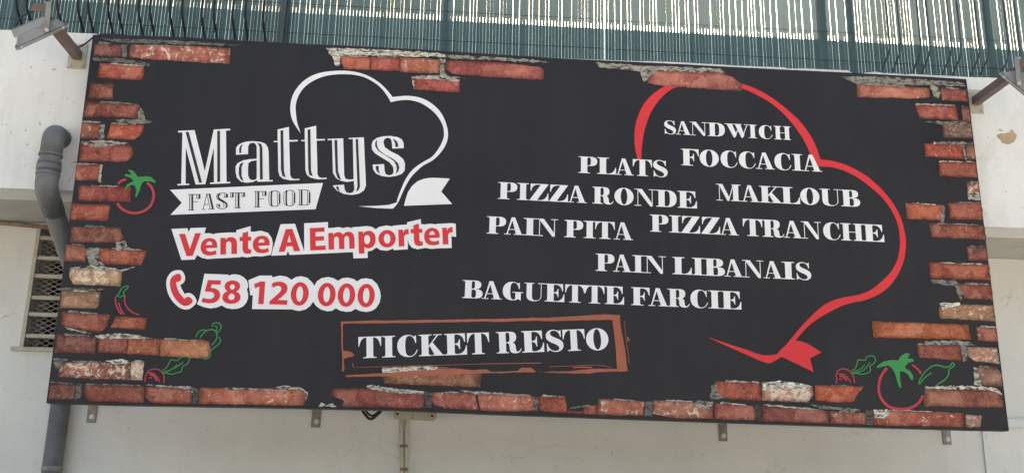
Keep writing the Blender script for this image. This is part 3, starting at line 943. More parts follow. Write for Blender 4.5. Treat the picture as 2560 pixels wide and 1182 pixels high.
BOWL_P = "M44 100 L62 100 C85 100 95 90 95 72 C95 54 85 44.5 62 44.5 L44 44.5 L44 48.7 L54 48.7 C62 48.7 63 55 63 72 C63 90 62 95.8 54 95.8 L44 95.8 Z"
SER = {
    'A': (115, ["M42 100 L63 100 L104 4 L70 4 Z", "M42 100 L52 100 L49 88 L21 4 L14 4 Z", rect(22, 28, 80, 32), rect(0, 0, 38, H), rect(57, 0, 115, H)]),
    'I': (60, stem(15, 46, 0, 60, 0, 60)),
    'P': (95, stem(13, 45, 0, 58, 0, 46) + [BOWL_P]),
    'L': (95, stem(13, 45, 0, 46, 0, 60) + [f"M44 {H} L56 {H} C75 5 86 16 91.5 41 L95 41 L95 0 L44 0 Z"]),
    'T': (105, [rect(37, 8, 68, 97), f"M22 0 L83 0 L83 {H} L73 {H} L68 9 L37 9 L32 {H} L22 {H} Z", f"M0 100 L105 100 L105 55 L101.5 55 C97 79 90 92 74 {100 - H} L31 {100 - H} C15 92 8 79 3.5 55 L0 55 Z"]),
    'S': (82, ["M72 100 L72 67 L68.5 67 C65 87 54 97.5 40 97.5 C30 97.5 22 93 22 85 C22 76 30 71 46 64 C70 54 82 46 82 28 C82 10 68 -2 46 -2 C34 -2 26 3 18 6 C14 7 11 5 9 0 L5 0 L5 37 L8.5 37 C12 15 26 2.5 44 2.5 C55 2.5 62 7 62 15 C62 24 54 30 38 37 C14 47 2 55 2 73 C2 90 16 102 36 102 C48 102 55 98 61 96 C65 95 67 96 69 100 Z"]),
    'O': (105, [ell(52.5, 50, 52.5, 52) + ell(52.5, 50, 18, 48)]),
    'C': (97, ["M90 98 L90 63 L86.5 63 C82 85 72 97.5 58 97.5 C44 97.5 38 84 38 50 C38 16 44 2.5 60 2.5 C75 2.5 86 12 93 32 L97 31 C90 9 76 -2 54 -2 C22 -2 0 18 0 50 C0 82 22 102 52 102 C64 102 72 97 78 94 C83 92 85 94 87 98 Z"]),
    'G': (104, ["M86 98 L86 63 L82.5 63 C78 85 69 97.5 56 97.5 C43 97.5 38 84 38 50 C38 16 43 2.5 55 2.5 C61 2.5 64 6 64 13 L64 42 L92 42 L92 -1 L88 -1 C86 6 83 8 78 6 C71 2 64 -2 50 -2 C20 -2 0 18 0 50 C0 82 20 102 50 102 C61 102 69 97 74 94 C79 92 81 94 83 98 Z", rect(49, 41.5, 104, 45.7)]),
    'K': (117, stem(13, 45, 0, 58, 0, 60) + ["M44 37 L44 45 L85 97 L92 97 Z", "M51 46 L64 62.5 L110 4 L72 4 Z", rect(68, 100 - H, 108, 100), rect(62, 0, 117, H)]),
    'E': (97, stem(12, 44, 0, 46, 0, 46) + [f"M43 100 L90 100 L90 60 L86.5 60 C82 83 72 95 52 {100 - H} L43 {100 - H} Z", f"M43 0 L97 0 L97 43 L93.5 43 C89 17 76 5 56 {H} L43 {H} Z", "M43 52.5 C56 52.5 62 58 64 73 L67.5 73 L67.5 27 L64 27 C62 42 56 48 43 48 Z"]),
    'F': (92, stem(12, 44, 0, 62, 0, 46) + [f"M43 100 L92 100 L92 57 L88.5 57 C84 82 74 95 52 {100 - H} L43 {100 - H} Z", "M43 52.5 C56 52.5 62 58 64 73 L67.5 73 L67.5 27 L64 27 C62 42 56 48 43 48 Z"]),
    'R': (118, stem(13, 45, 0, 58, 0, 46) + ["M44 100 L64 100 C86 100 95 91 95 75 C95 58 86 47 64 47 L44 47 L44 51 L54 51 C62 51 63 58 63 75 C63 90 62 95.8 54 95.8 L44 95.8 Z", "M50 51.2 L64 51.2 C84 50 90 40 91 26 C92 12 93 6 99 6 C106 6 112 11 114.5 20 L118 19 C114 5 106 -2 90 -2 C70 -2 62 6 62 22 C62 38 60 46.5 50 47.2 Z"]),
    'N': (118, ["M8 100 L42 100 L101 14 L101 -1 L88 -1 L17 95 Z", rect(0, 100 - H, 30, 100), rect(17, 4, 21, 90), rect(0, 0, 38, H), rect(97, 10, 101, 97), rect(80, 100 - H, 118, 100)]),
    'D': (107, stem(13, 45, 0, 46, 0, 46) + [f"M44 100 L58 100 C92 100 107 80 107 50 C107 20 92 0 58 0 L44 0 L44 {H} L52 {H} C68 {H} 72 16 72 50 C72 84 68 {100 - H} 52 {100 - H} L44 {100 - H} Z"]),
    'W': (155, ["M12 98 L46 98 L73 20 L64 -1 L54 -1 Z", "M57 0 L63 0 L89 68 L84 72 Z", "M64 98 L98 98 L121 18 L112 -1 L102 -1 Z", "M105 0 L111 0 L142 97 L137 97 Z", rect(0, 100 - H, 108, 100), rect(122, 100 - H, 155, 100)]),
    'H': (128, stem(13, 45, 0, 58, 0, 58) + stem(83, 115, 70, 128, 70, 128) + [rect(44, 48, 84, 52)]),
    'M': (147, ["M8 100 L38 100 L80 17 L74 -1 L66 -1 L18 93 Z", rect(0, 100 - H, 30, 100), rect(17, 4, 21, 90), rect(0, 0, 38, H), "M70 0 L75 0 L105 97 L100 97 Z"] + stem(100, 132, 86, 147, 92, 147)),
    'U': (122, ["M13 99 L45 99 L45 28 C45 10 54 3 68 3 C88 3 98 12 98 30 L98 99 L102 99 L102 30 C102 10 86 -2 58 -2 C30 -2 13 8 13 30 Z", rect(0, 100 - H, 58, 100), rect(80, 100 - H, 122, 100)]),
    'B': (100, stem(13, 45, 0, 46, 0, 46) + ["M44 100 L60 100 C82 100 92 92 92 76 C92 61 82 52 60 52 L44 52 L44 55 L54 55 C60 55 61 62 61 76 C61 90 60 95.8 54 95.8 L44 95.8 Z", "M44 51.9 L62 51.9 C88 51.9 100 43 100 27 C100 9 88 0 62 0 L44 0 L44 4 L56 4 C66 4 67 12 67 27 C67 41 66 48.5 56 48.5 L44 48.5 Z"]),
    'Z': (98, ["M59 97 L97 98 L39 3 L0 2 Z", f"M5 100 L97 100 L97 {100 - H} L45 {100 - H} C22 95 12 82 8.5 57 L5 57 Z", f"M0 0 L98 0 L98 46 L94.5 46 C90 19 78 6 55 {H} L0 {H} Z"]),
}
SAN = {
    'V': (97, ["M0 100 L27 100 L49 30 L71 100 L97 100 L62 0 L35 0 Z"]),
    'e': (73, ["M73 31 L24 31 C25 20 33 15 45 15 C53 15 60 17 67 20 L70 3 C61 0 52 -2 42 -2 C15 -2 0 13 0 37 C0 60 15 76 38 76 C62 76 73 60 73 40 Z M24 45 L51 45 C51 55 47 61 38 61 C29 61 25 54 24 45 Z"]),
    'n': (74, ["M0 0 L0 74 L21 74 L22 64 C28 72 36 76 46 76 C64 76 74 64 74 43 L74 0 L49 0 L49 40 C49 51 45 57 37 57 C31 57 25 52 25 44 L25 0 Z"]),
    't': (52, ["M13 91 L38 98 L38 74 L52 74 L52 56 L38 56 L38 28 C38 19 42 16 52 17 L52 0 C48 -1 43 -2 37 -2 C21 -2 13 7 13 25 L13 56 L0 56 L0 74 L13 74 Z"]),
    'A': (95, ["M33 100 L62 100 L95 0 L68 0 L61 23 L34 23 L27 0 L0 0 Z M39 41 L56 41 L47.5 74 Z"]),
    'E': (70, ["M0 0 L0 100 L66 100 L66 81 L25 81 L25 61 L63 61 L63 42 L25 42 L25 19 L70 19 L70 0 Z"]),
    'm': (117, ["M0 0 L0 74 L21 74 L22 64 C28 72 36 76 45 76 C55 76 62 71 66 63 C72 71 80 76 90 76 C108 76 117 64 117 43 L117 0 L93 0 L93 40 C93 51 89 57 82 57 C75 57 71 51 71 43 L71 0 L47 0 L47 40 C47 51 43 57 36 57 C29 57 25 51 25 43 L25 0 Z"]),
    'p': (77, ["M0 -24 L0 74 L21 74 L22 64 C28 72 36 76 46 76 C65 76 77 61 77 38 C77 13 62 -2 44 -2 C36 -2 30 1 25 6 L25 -24 Z M25 38 C25 24 30 17 38 17 C47 17 52 25 52 37 C52 50 47 57 38 57 C30 57 25 50 25 38 Z"]),
    'o': (78, [ell(39, 37, 39, 39) + ell(39, 37, 15, 22)]),
    'r': (47, ["M0 0 L0 74 L21 74 L22 60 C26 70 33 76 42 76 L47 75.5 L47 52 C33 54 25 49 25 36 L25 0 Z"]),
    '5': (80, ["M20 100 L78 100 L78 81 L38 81 L36 66 C64 66 80 54 80 33 C80 11 62 -2 34 -2 C21 -2 8 1 0 4 L5 22 C13 19 22 17 32 17 C46 17 54 23 54 33 C54 44 44 49 28 49 L10 49 Z"]),
    '8': (80, ["M40 101 C61 101 74 91 74 75 C74 65 68 57 59 52 C72 47 80 39 80 27 C80 10 64 -2 40 -2 C16 -2 0 10 0 27 C0 39 8 48 20 53 C11 58 6 66 6 75 C6 91 19 101 40 101 Z M40 84 C33 84 29 79 29 73 C29 66 34 62 41 59 C48 63 51 67 51 73 C51 80 47 84 40 84 Z M39 44 C31 41 26 35 26 28 C26 20 32 15 40 15 C48 15 54 20 54 28 C54 36 48 41 39 44 Z"]),
    '1': (48, ["M24 0 L24 77 L4 69 L0 88 L28 100 L48 100 L48 0 Z"]),
    '2': (78, ["M0 0 L0 14 L16 29 C38 50 48 59 48 69 C48 77 41 82 32 82 C24 82 16 78 10 73 L3 90 C11 97 22 101 36 101 C60 101 75 90 75 71 C75 54 60 40 42 26 L36 20 L78 20 L78 0 Z"]),
    '0': (79, [ell(39.5, 49, 39.5, 52) + ell(39.5, 49, 15, 34)]),
}


def parse(path):
    tok = path.replace('M', ' M ').replace('L', ' L ').replace('C', ' C ').replace('Z', ' Z ').split()
    loops, cur, i, cmd = [], [], 0, None
    while i < len(tok):
        if tok[i] in 'MLCZ':
            cmd = tok[i]
            i += 1
            if cmd == 'Z':
                if len(cur) > 2 and abs(cur[0][0] - cur[-1][0]) + abs(cur[0][1] - cur[-1][1]) < 1e-6:
                    cur.pop()
                loops.append(cur)
                cur = []
            continue
        if cmd == 'C':
            x1, y1, x2, y2, x3, y3 = map(float, tok[i:i + 6])
            i += 6
            x0, y0 = cur[-1]
            for k in range(1, 8):
                t = k / 7
                cur.append(((1 - t) ** 3 * x0 + 3 * t * (1 - t) ** 2 * x1 + 3 * t * t * (1 - t) * x2 + t ** 3 * x3, (1 - t) ** 3 * y0 + 3 * t * (1 - t) ** 2 * y1 + 3 * t * t * (1 - t) * y2 + t ** 3 * y3))
        else:
            cur.append((float(tok[i]), float(tok[i + 1])))
            i += 2
    return loops


def letters(rows, p0, p1, cap, font, m, off):
    """rows: (character, first x, last x) in photo units; p0-p1: the baseline; cap: cap height."""
    sl = (p1[1] - p0[1]) / (p1[0] - p0[0])

    def base(x):
        return p0[1] + sl * (x - p0[0])
    for ch, xl, xr in rows:
        W_, paths = font[ch]
        ml, mr = Vector(XZ(xl, base(xl) - cap / 2, -off)), Vector(XZ(xr, base(xr) - cap / 2, -off))
        xm = (xl + xr) / 2
        hh = (Vector(XZ(xm, base(xm) - cap, -off)) - Vector(XZ(xm, base(xm), -off))).length
        u = mr - ml
        v = Vector((-u.y, u.x)).normalized() * hh
        o0 = ml - v / 2
        b = MB()
        for k, path in enumerate(paths):
            lp = [[tuple(o0 + u * (gx / W_) + v * (gy / 100)) for gx, gy in l_] for l_ in parse(path)]
            if sum(lp[0][i][0] * lp[0][(i + 1) % len(lp[0])][1] - lp[0][(i + 1) % len(lp[0])][0] * lp[0][i][1] for i in range(len(lp[0]))) < 0:
                lp = [l_[::-1] for l_ in lp]
            oo = off + k * 0.00008
            b.prism(lp, -oo, -oo + 0.0006)
        b.build('letter', m, sign)


WH = M['white']
letters([('S', 1660, 1690), ('A', 1689, 1728), ('N', 1724.5, 1769), ('D', 1769, 1812), ('W', 1812, 1874), ('I', 1871, 1892), ('C', 1897, 1931), ('H', 1935, 1977)], (1708, 337), (1956, 349.2), 33.4, SER, WH, 0.004)
letters([('F', 1702.5, 1747), ('O', 1749, 1797), ('C', 1801.5, 1843.5), ('C', 1847, 1889), ('A', 1889, 1936), ('C', 1936, 1978), ('I', 1980, 2006), ('A', 2005, 2054)], (1718, 413.6), (2032, 428.4), 41.2, SER, WH, 0.004)
letters([('P', 1446, 1493), ('L', 1493, 1540), ('A', 1538, 1584), ('T', 1582, 1630), ('S', 1632, 1669)], (1460, 432.6), (1606, 440), 41.2, SER, WH, 0.004)
letters([('P', 1245, 1293), ('I', 1293, 1322), ('Z', 1324, 1371), ('Z', 1373, 1420), ('A', 1419, 1467), ('R', 1481, 1534), ('O', 1536, 1584), ('N', 1586, 1639), ('D', 1640, 1691.5), ('E', 1694, 1742)], (1260, 497.6), (1720, 520), 42, SER, WH, 0.004)
letters([('M', 1790.5, 1852), ('A', 1852, 1899), ('K', 1898, 1955), ('L', 1952, 1999.5), ('O', 2000.5, 2048.5), ('U', 2050, 2104), ('B', 2102, 2149.6)], (1800, 501), (2126, 516.2), 41.2, SER, WH, 0.004)
letters([('P', 1217, 1265), ('A', 1261, 1309), ('I', 1309, 1340), ('N', 1340, 1395), ('P', 1411, 1458), ('I', 1459, 1489), ('T', 1488, 1537), ('A', 1534, 1582.5)], (1232, 584), (1570, 599.6), 43, SER, WH, 0.004)
letters([('P', 1625, 1671), ('I', 1673, 1702), ('Z', 1703, 1750), ('Z', 1753, 1800), ('A', 1798, 1846.5), ('T', 1857.4, 1906), ('R', 1906, 1960), ('A', 1958, 2006), ('N', 2003, 2053), ('C', 2058, 2101), ('H', 2102, 2159), ('E', 2158, 2209.6)], (1640, 579), (2190, 604), 42.5, SER, WH, 0.004)
letters([('P', 1489, 1536), ('A', 1533, 1580), ('I', 1581, 1609), ('N', 1609, 1665), ('L', 1681, 1729), ('I', 1730, 1760), ('B', 1760, 1812), ('A', 1810, 1858), ('N', 1856, 1909), ('A', 1908, 1956), ('I', 1955, 1986), ('S', 1989, 2027.6)], (1504, 677), (1973, 697.4), 43, SER, WH, 0.004)
letters([('B', 1156, 1207), ('A', 1205, 1255), ('G', 1257, 1308), ('U', 1311, 1362), ('E', 1362, 1411), ('T', 1413, 1462), ('T', 1462, 1511), ('E', 1512, 1560), ('F', 1578, 1624), ('A', 1621, 1672), ('R', 1669, 1724), ('C', 1726, 1770), ('I', 1771, 1802), ('E', 1803, 1853)], (1176, 745), (1830, 772.4), 44.7, SER, WH, 0.004)
letters([('T', 896, 953), ('I', 955, 988), ('C', 993, 1044), ('K', 1047, 1110), ('E', 1111, 1167), ('T', 1168, 1223), ('R', 1241, 1303), ('E', 1304, 1359.6), ('S', 1364, 1408), ('T', 1407, 1462), ('O', 1465, 1521)], (926, 894), (1438, 876), 53.4, SER, WH, 0.004)
RD = M['red']
letters([('V', 447, 502), ('e', 501.6, 543), ('n', 551, 592.6), ('t', 599, 628), ('e', 632, 674), ('A', 696, 750), ('E', 775, 814), ('m', 821, 886), ('p', 896, 939), ('o', 946, 989), ('r', 996, 1022), ('t', 1027, 1056), ('e', 1060, 1099), ('r', 1106, 1132)], (473, 639.6), (1114, 610.4), 56, SAN, RD, 0.005)
letters([('5', 506, 551), ('8', 557, 602.4), ('1', 634, 661), ('2', 675.6, 719.6), ('0', 727, 771.6), ('0', 794.6, 839), ('0', 844.4, 888), ('0', 894, 937)], (528, 756.4), (915, 766), 56.5, SAN, RD, 0.005)

# white shapes behind the red lettering
A1 = (410, 540, 5)
A2 = (700, 540, 5)
printed('lettering_backing', [zz(*A1, [(92, 160), (292, 152), (310, 200), (330, 150), (525, 143), (505, 215), (570, 213), (630, 228), (635, 217), (800, 205), (905, 205), (902, 178), (1083, 125), (1083, 195), (1130, 195), (1215, 183), (1300, 210), (1345, 270), (1360, 340), (1350, 425),
                                   (1335, 483), (1220, 505), (1130, 500), (1040, 517), (960, 505), (955, 515), (635, 530), (545, 537), (470, 520), (412, 487), (385, 542), (217, 548)])], WH, 0.0034)
printed('lettering_backing', [zz(*A1, [(1340, 495), (1365, 400), (1458, 102), (1637, 95), (1752, 440), (1752, 90), (2048, 75), (2050, 152)]) + zz(*A2, [(740, 138), (790, 150), (840, 138), (900, 150), (905, 140), (1090, 125), (1150, 135), (1197, 165), (1240, 135), (1330, 117), (1410, 130), (1408, 120), (1590, 105), (1588, 78),
        (1760, 37), (1762, 100), (1810, 105), (1880, 95), (1955, 105), (1957, 98), (2140, 88), (2195, 95), (2202, 260), (2142, 252), (2147, 398), (1970, 403), (1890, 410), (1820, 397), (1720, 415), (1650, 395), (1610, 345), (1597, 290), (1598, 415), (1422, 425), (1420, 405), (1340, 433), (1260, 425), (1203, 392), (1150, 430),
        (1095, 443), (1097, 522), (918, 528), (912, 450), (120, 485), (98, 435), (80, 487)])], WH, 0.0033)
A3 = (400, 660, 10)
printed('phone_backing', [smooth_closed(zz(*A3, [(455, 148), (540, 165), (600, 240), (628, 340), (610, 430), (560, 490), (510, 520), (540, 610), (590, 700), (620, 745), (660, 725), (740, 720), (820, 760), (880, 830), (912, 920), (890, 990), (820, 1060), (740, 1115), (660, 1133), (580, 1125), (480, 1080), (380, 1000), (280, 880), (200, 730), (160, 560), (158, 430), (190, 320), (260, 220), (350, 165)]), 3)], WH, 0.0032)
printed('phone_symbol', [smooth_closed(zz(*A3, [(440, 240), (490, 245), (520, 290), (530, 350), (510, 410), (460, 440), (408, 445), (405, 480), (430, 600), (480, 710), (560, 810), (615, 865), (650, 825), (710, 815), (770, 840), (810, 900), (815, 945), (770, 990), (700, 1030), (640, 1040), (570, 1030), (480, 970), (380, 860), (300, 720), (255, 580), (248, 450), (270, 360), (330, 290)]), 3)], RD, 0.005)
printed('lettering_backing', [zz(*A3, [(1110, 238), (1710, 262), (1712, 290), (1800, 258), (1880, 252), (1990, 270), (2090, 325), (2165, 400), (2200, 490), (2200, 580), (2170, 640), (2200, 730), (2200, 850), (2160, 960), (2070, 1060), (1950, 1110), (1800, 1120), (1660, 1095), (1535, 1030), (1430, 1080), (1260, 1105), (1080, 1070), (925, 1000), (985, 850)])], WH, 0.0034)
printed('lettering_backing', [zz(*A1, [(1055, 800), (1195, 742), (1350, 742), (1352, 765), (1450, 743), (1530, 755), (1595, 795), (1650, 760), (1715, 750), (1790, 770), (1850, 825), (1880, 870), (1910, 815), (1970, 775), (2050, 760), (2120, 775), (2175, 808), (2230, 775), (2300, 767), (2370, 785), (2415, 815)]) + zz(*A2, [(1010, 785), (1075, 775), (1150, 790), (1215, 850), (1250, 930),
        (1260, 1000), (1245, 1080), (1200, 1150), (1150, 1182), (1085, 1197), (1000, 1185), (943, 1158), (890, 1190), (830, 1195), (750, 1180), (698, 1150), (650, 1182), (590, 1188), (510, 1165), (450, 1120), (412, 1068), (380, 1120), (320, 1165), (240, 1185), (170, 1172)]) + zz(*A1, [(1615, 1165), (1100, 1160), (1110, 985), (1078, 990)])], WH, 0.0035)

# --- script logo
L1 = (420, 300, 5)
L2 = (700, 160, 5)
L3 = (700, 340, 5)
logo = [
    (L1, [(125, 137), (332, 128), (460, 640), (572, 120), (775, 110), (778, 130), (725, 133), (732, 775), (778, 772), (778, 790), (527, 800), (525, 782), (575, 780), (572, 345), (467, 803), (345, 806), (222, 345), (220, 797), (265, 795), (265, 812), (118, 818), (120, 800), (165, 798), (180, 155), (127, 157)], None,
     [[(220, 152), (258, 150), (425, 782), (388, 785)], [(615, 137), (650, 135), (652, 772), (615, 775)]]),
    (L1, [(850, 435), (850, 350), (880, 310), (930, 285), (990, 270), (1060, 265), (1160, 275), (1220, 300), (1248, 345), (1258, 400), (1265, 752), (1308, 750), (1308, 768), (1115, 772), (1112, 750), (1060, 775), (980, 785), (910, 770), (860, 720), (845, 650), (845, 580), (870, 540), (940, 505), (1020, 490), (1110, 485), (1108, 330), (1090, 295), (1060, 285), (1020, 295), (1002, 330), (1000, 428)],
     [(1109, 503), (1040, 515), (1005, 540), (1000, 600), (1000, 690), (1020, 740), (1060, 752), (1095, 745), (1109, 720)],
     [[(935, 305), (905, 320), (890, 360), (890, 415), (915, 412), (918, 345)], [(945, 525), (900, 550), (885, 600), (885, 680), (905, 740), (945, 768), (920, 700), (920, 590)], [(1120, 287), (1165, 300), (1180, 345), (1185, 742), (1150, 745), (1145, 340)]]),
    (L1, [(1370, 120), (1512, 87), (1514, 252), (1622, 250), (1622, 268), (1515, 272), (1527, 690), (1545, 725), (1580, 738), (1643, 735), (1643, 750), (1530, 755), (1440, 735), (1395, 700), (1378, 640), (1372, 278), (1322, 278), (1322, 263), (1370, 262)], None, [[(1405, 135), (1440, 128), (1450, 640), (1470, 718), (1430, 700), (1412, 620)]]),
    (L1, [(1708, 107), (1852, 72), (1855, 240), (1960, 238), (1960, 256), (1858, 258), (1868, 675), (1885, 712), (1925, 725), (1982, 720), (1982, 738), (1870, 742), (1780, 720), (1735, 685), (1718, 630), (1712, 266), (1663, 266), (1663, 252), (1710, 250)], None, [[(1745, 122), (1780, 115), (1788, 630), (1808, 705), (1765, 685), (1752, 610)]]),
    (L1, [(1995, 238), (2190, 230), (2202, 690), (2220, 735), (2270, 745), (2320, 738), (2310, 238), (2260, 240), (2260, 225), (2448, 218), (2475, 820), (2450, 880), (2390, 920), (2300, 937), (2200, 925), (2110, 880), (2065, 830), (2060, 818), (2200, 808), (2208, 870), (2230, 905), (2270, 915), (2310, 905), (2330, 870), (2322, 760), (2240, 775), (2160, 760), (2100, 725), (2062, 660), (2050, 250), (1997, 255)], None,
     [[(2080, 252), (2115, 250), (2125, 640), (2165, 755), (2120, 725), (2095, 650)], [(2345, 240), (2375, 238), (2400, 830), (2385, 870), (2350, 900), (2368, 830)], [(2097, 832), (2130, 830), (2145, 895), (2110, 865)]]),
    (L3, [(1547, 153), (1405, 158), (1395, 60), (1375, 30), (1340, 22), (1305, 40), (1292, 80), (1310, 140), (1380, 190), (1480, 240), (1540, 290), (1562, 340), (1560, 430), (1520, 475), (1450, 500), (1360, 512), (1270, 500), (1200, 470), (1165, 420), (1158, 358), (1300, 352), (1308, 440), (1325, 480), (1365, 492), (1405, 480), (1420, 450), (1415, 390), (1370, 330), (1270, 270), (1190, 220), (1150, 170), (1145, 110), (1160, 65), (1210, 25), (1290, 5), (1380, 0), (1470, 15), (1525, 45), (1545, 90)], None,
     [[(1215, 45), (1190, 80), (1190, 130), (1230, 190), (1330, 250), (1420, 310), (1455, 370), (1458, 430), (1445, 475), (1480, 440), (1492, 390), (1475, 340), (1420, 290), (1310, 230), (1240, 180), (1215, 130), (1210, 85)], [(1410, 30), (1455, 60), (1475, 95), (1478, 135), (1440, 138), (1440, 95)], [(1197, 375), (1232, 373), (1235, 430), (1250, 475), (1210, 440), (1198, 410)]]),
]
for fr, outer, hole, cuts in logo:
    o = printed('letter', [zz(*fr, outer)] + ([zz(*fr, hole)] if hole else []), WH, 0.004)
    for c in cuts:
        printed('inline_stripe', [zz(*fr, c)], M['dark'], 0.0047, o)
hat_out = smooth_open(zz(*L2, [(255, 862), (190, 770), (150, 690), (130, 600), (130, 520), (150, 420), (200, 320), (300, 210), (430, 135), (570, 100), (720, 87), (860, 90), (1000, 115), (1120, 160), (1240, 235), (1330, 320), (1408, 415)]), 4) + smooth_open(zz(*L2, [(1408, 415), (1500, 405), (1600, 400), (1720, 415), (1840, 460), (1950, 540), (2030, 640), (2080, 760), (2100, 870), (2090, 960)])
        + zz(*L3, [(2050, 150), (1980, 240), (1900, 310), (1790, 370), (1720, 430), (1650, 500), (1590, 590), (1540, 690), (1500, 780), (1482, 822)]), 4)[1:]
hat_in = smooth_open(zz(*L3, [(1457, 828), (1480, 750), (1520, 650), (1570, 540), (1640, 440), (1720, 370), (1800, 320), (1900, 260), (1960, 190), (2010, 110), (2040, 40)]) + zz(*L2, [(2050, 880), (2040, 790), (2000, 700), (1940, 620), (1860, 550), (1760, 490), (1650, 458), (1560, 452), (1460, 462), (1385, 480)]), 4) + smooth_open(zz(*L2, [(1385, 480), (1340, 400), (1270, 310), (1180, 235), (1060, 170), (930, 138), (800, 130), (680, 135),
        (560, 155), (440, 200), (330, 270), (260, 350), (215, 440), (195, 530), (200, 630), (215, 730), (252, 850)]), 4)[1:]
hat = printed('hat_outline', [hat_out + hat_in], WH, 0.0036)
printed('hat_flick', [zz(*L3, [(1478, 830), (1440, 880), (1410, 908), (1310, 905), (1200, 900), (985, 878), (1200, 872), (1350, 862), (1420, 842), (1457, 830)])], WH, 0.0038, hat)
printed('hat_band', [zz(*L3, [(1550, 872), (1570, 790), (1600, 700), (1650, 625), (1720, 565), (1800, 535), (1860, 525), (1920, 522), (2123, 532), (2015, 695), (2152, 850)])], WH, 0.0036, hat)
printed('banner', [zz(*L1, [(25, 872), (1937, 787), (1845, 1115), (30, 1185), (172, 1035)])], WH, 0.0036)
S7 = 412 / 2560


def f7(pts):
    return [(420 + a * S7, 430 + b * S7) for a, b in pts]


def r7(a, b, c, d):
    return (f7([(a, b), (c, b), (c, d), (a, d)]), None)


def s7(pts, w):
    return (f7(pts), w * S7)


DK = M['dark']


def F7(ox, oy):
    q = lambda a, b, c, d: r7(a + ox, b + oy, c + ox, d + oy)
    return [q(331, 350, 344, 592), q(362, 349, 391, 592), q(312, 586, 410, 596), q(312, 344, 505, 353), q(441, 350, 452, 412), q(474, 348, 503, 412), q(441, 406, 503, 416), q(388, 457, 462, 466)]


def O7(ox, oy):
    q = lambda pts, w: s7([(a + ox, b + oy) for a, b in pts], w)
    return [q([(1654, 294), (1610, 300), (1575, 325), (1567, 370), (1567, 460), (1577, 505), (1612, 528), (1654, 533)], 9), q([(1625, 300), (1606, 330), (1606, 500), (1625, 528)], 24), q([(1654, 294), (1698, 298), (1732, 322), (1734, 370), (1734, 455), (1728, 500), (1697, 528), (1654, 533)], 11),
            q([(1734, 335), (1734, 490)], 24), q([(1697, 310), (1700, 410), (1699, 515)], 9)]


drawn('letter', F7(0, 0), DK, 0.0042)
drawn('letter', [s7([(604, 338), (545, 580)], 10), s7([(606, 342), (656, 578)], 9), (f7([(628, 338), (658, 337), (714, 577), (682, 578)]), None), r7(566, 497, 630, 506), r7(522, 576, 580, 585), r7(622, 573, 722, 581), r7(592, 336, 660, 344)], DK, 0.0042)
drawn('letter', [s7([(925, 395), (925, 350), (890, 330), (840, 328), (790, 335), (757, 362), (757, 400), (785, 430), (850, 470), (868, 500), (868, 545)], 10), s7([(805, 340), (782, 375), (792, 412), (850, 448), (895, 480), (914, 515), (905, 550)], 27), s7([(905, 552), (870, 568), (820, 568), (775, 555), (757, 530), (757, 500)], 11), r7(752, 497, 806, 507), s7([(795, 502), (797, 545)], 26), r7(868, 388, 932, 398), s7([(878, 340), (874, 393)], 9), s7([(908, 345), (912, 392)], 26)], DK, 0.0042)
drawn('letter', [r7(963, 318, 1196, 327), r7(966, 325, 975, 393), r7(992, 325, 1020, 390), r7(966, 385, 1020, 394), r7(1144, 325, 1153, 385), r7(1168, 322, 1196, 385), r7(1144, 377, 1196, 386), r7(1047, 325, 1057, 558), r7(1081, 325, 1111, 558), r7(1034, 553, 1131, 562)], DK, 0.0042)
drawn('letter', F7(1026, -46), DK, 0.0042)
drawn('letter', O7(0, 0), DK, 0.0042)
drawn('letter', O7(232, -10), DK, 0.0042)
drawn('letter', [r7(2037, 278, 2046, 516), r7(2061, 278, 2088, 516), r7(2017, 273, 2110, 281), r7(2017, 510, 2110, 518), s7([(2100, 277), (2160, 280), (2196, 300), (2202, 340), (2202, 450), (2192, 492), (2160, 512), (2100, 514)], 10), s7([(2199, 320), (2199, 480)], 26), r7(2162, 286, 2171, 508)], DK, 0.0042)

# --- red hat on the food list
R1 = (1560, 180, 5)
R2 = (1980, 360, 2.841)
R3 = (1740, 740, 5)
ro = smooth_open(zz(*R1, [(170, 1095), (140, 960), (130, 820), (140, 680), (180, 540), (250, 400), (350, 290), (450, 215), (520, 180), (640, 145), (800, 118), (1000, 105), (1250, 112), (1480, 152), (1620, 200), (1760, 270), (1900, 360), (2050, 480), (2200, 620), (2320, 780), (2400, 930), (2450, 1085)]), 4)
ro += smooth_open(zz(*R2, [(205, 112), (270, 117), (360, 140), (450, 180), (540, 235), (640, 325), (720, 425), (775, 530), (805, 650), (808, 740), (790, 840), (750, 930), (690, 1010), (610, 1070), (510, 1110)]) + zz(*R3, [(2000, 70), (1850, 110), (1700, 180), (1550, 265), (1430, 350), (1330, 450), (1245, 555)]), 4)[1:]
ro += zz(*R3, [(1310, 562), (1380, 585), (1460, 630), (1570, 700), (1425, 775), (1470, 945), (1072, 755), (1010, 790), (940, 832), (900, 838), (800, 805), (600, 715), (350, 605), (150, 510), (400, 595), (640, 670), (760, 715), (840, 735), (920, 738), (1010, 725)])
ri = smooth_open(zz(*R3, [(1060, 670), (1130, 600), (1190, 530), (1270, 430), (1370, 320), (1480, 210), (1600, 110), (1720, 50)]) + zz(*R2, [(380, 1085), (470, 1070), (560, 1035), (630, 980), (700, 910), (745, 830), (765, 740), (765, 650), (745, 550), (700, 460), (640, 380), (550, 300), (460, 235), (370, 190), (280, 165), (190, 160)]), 4)
ri += smooth_open(zz(*R1, [(2350, 1110), (2310, 985), (2240, 840), (2130, 680), (2000, 530), (1850, 400), (1700, 310), (1560, 240), (1480, 212), (1250, 168), (1000, 155), (800, 162), (690, 182), (600, 215), (500, 290), (410, 390), (340, 500), (290, 620), (250, 760), (225, 920), (215, 1095)]), 4)
printed('hat_outline', [ro + ri], RD, 0.0015)

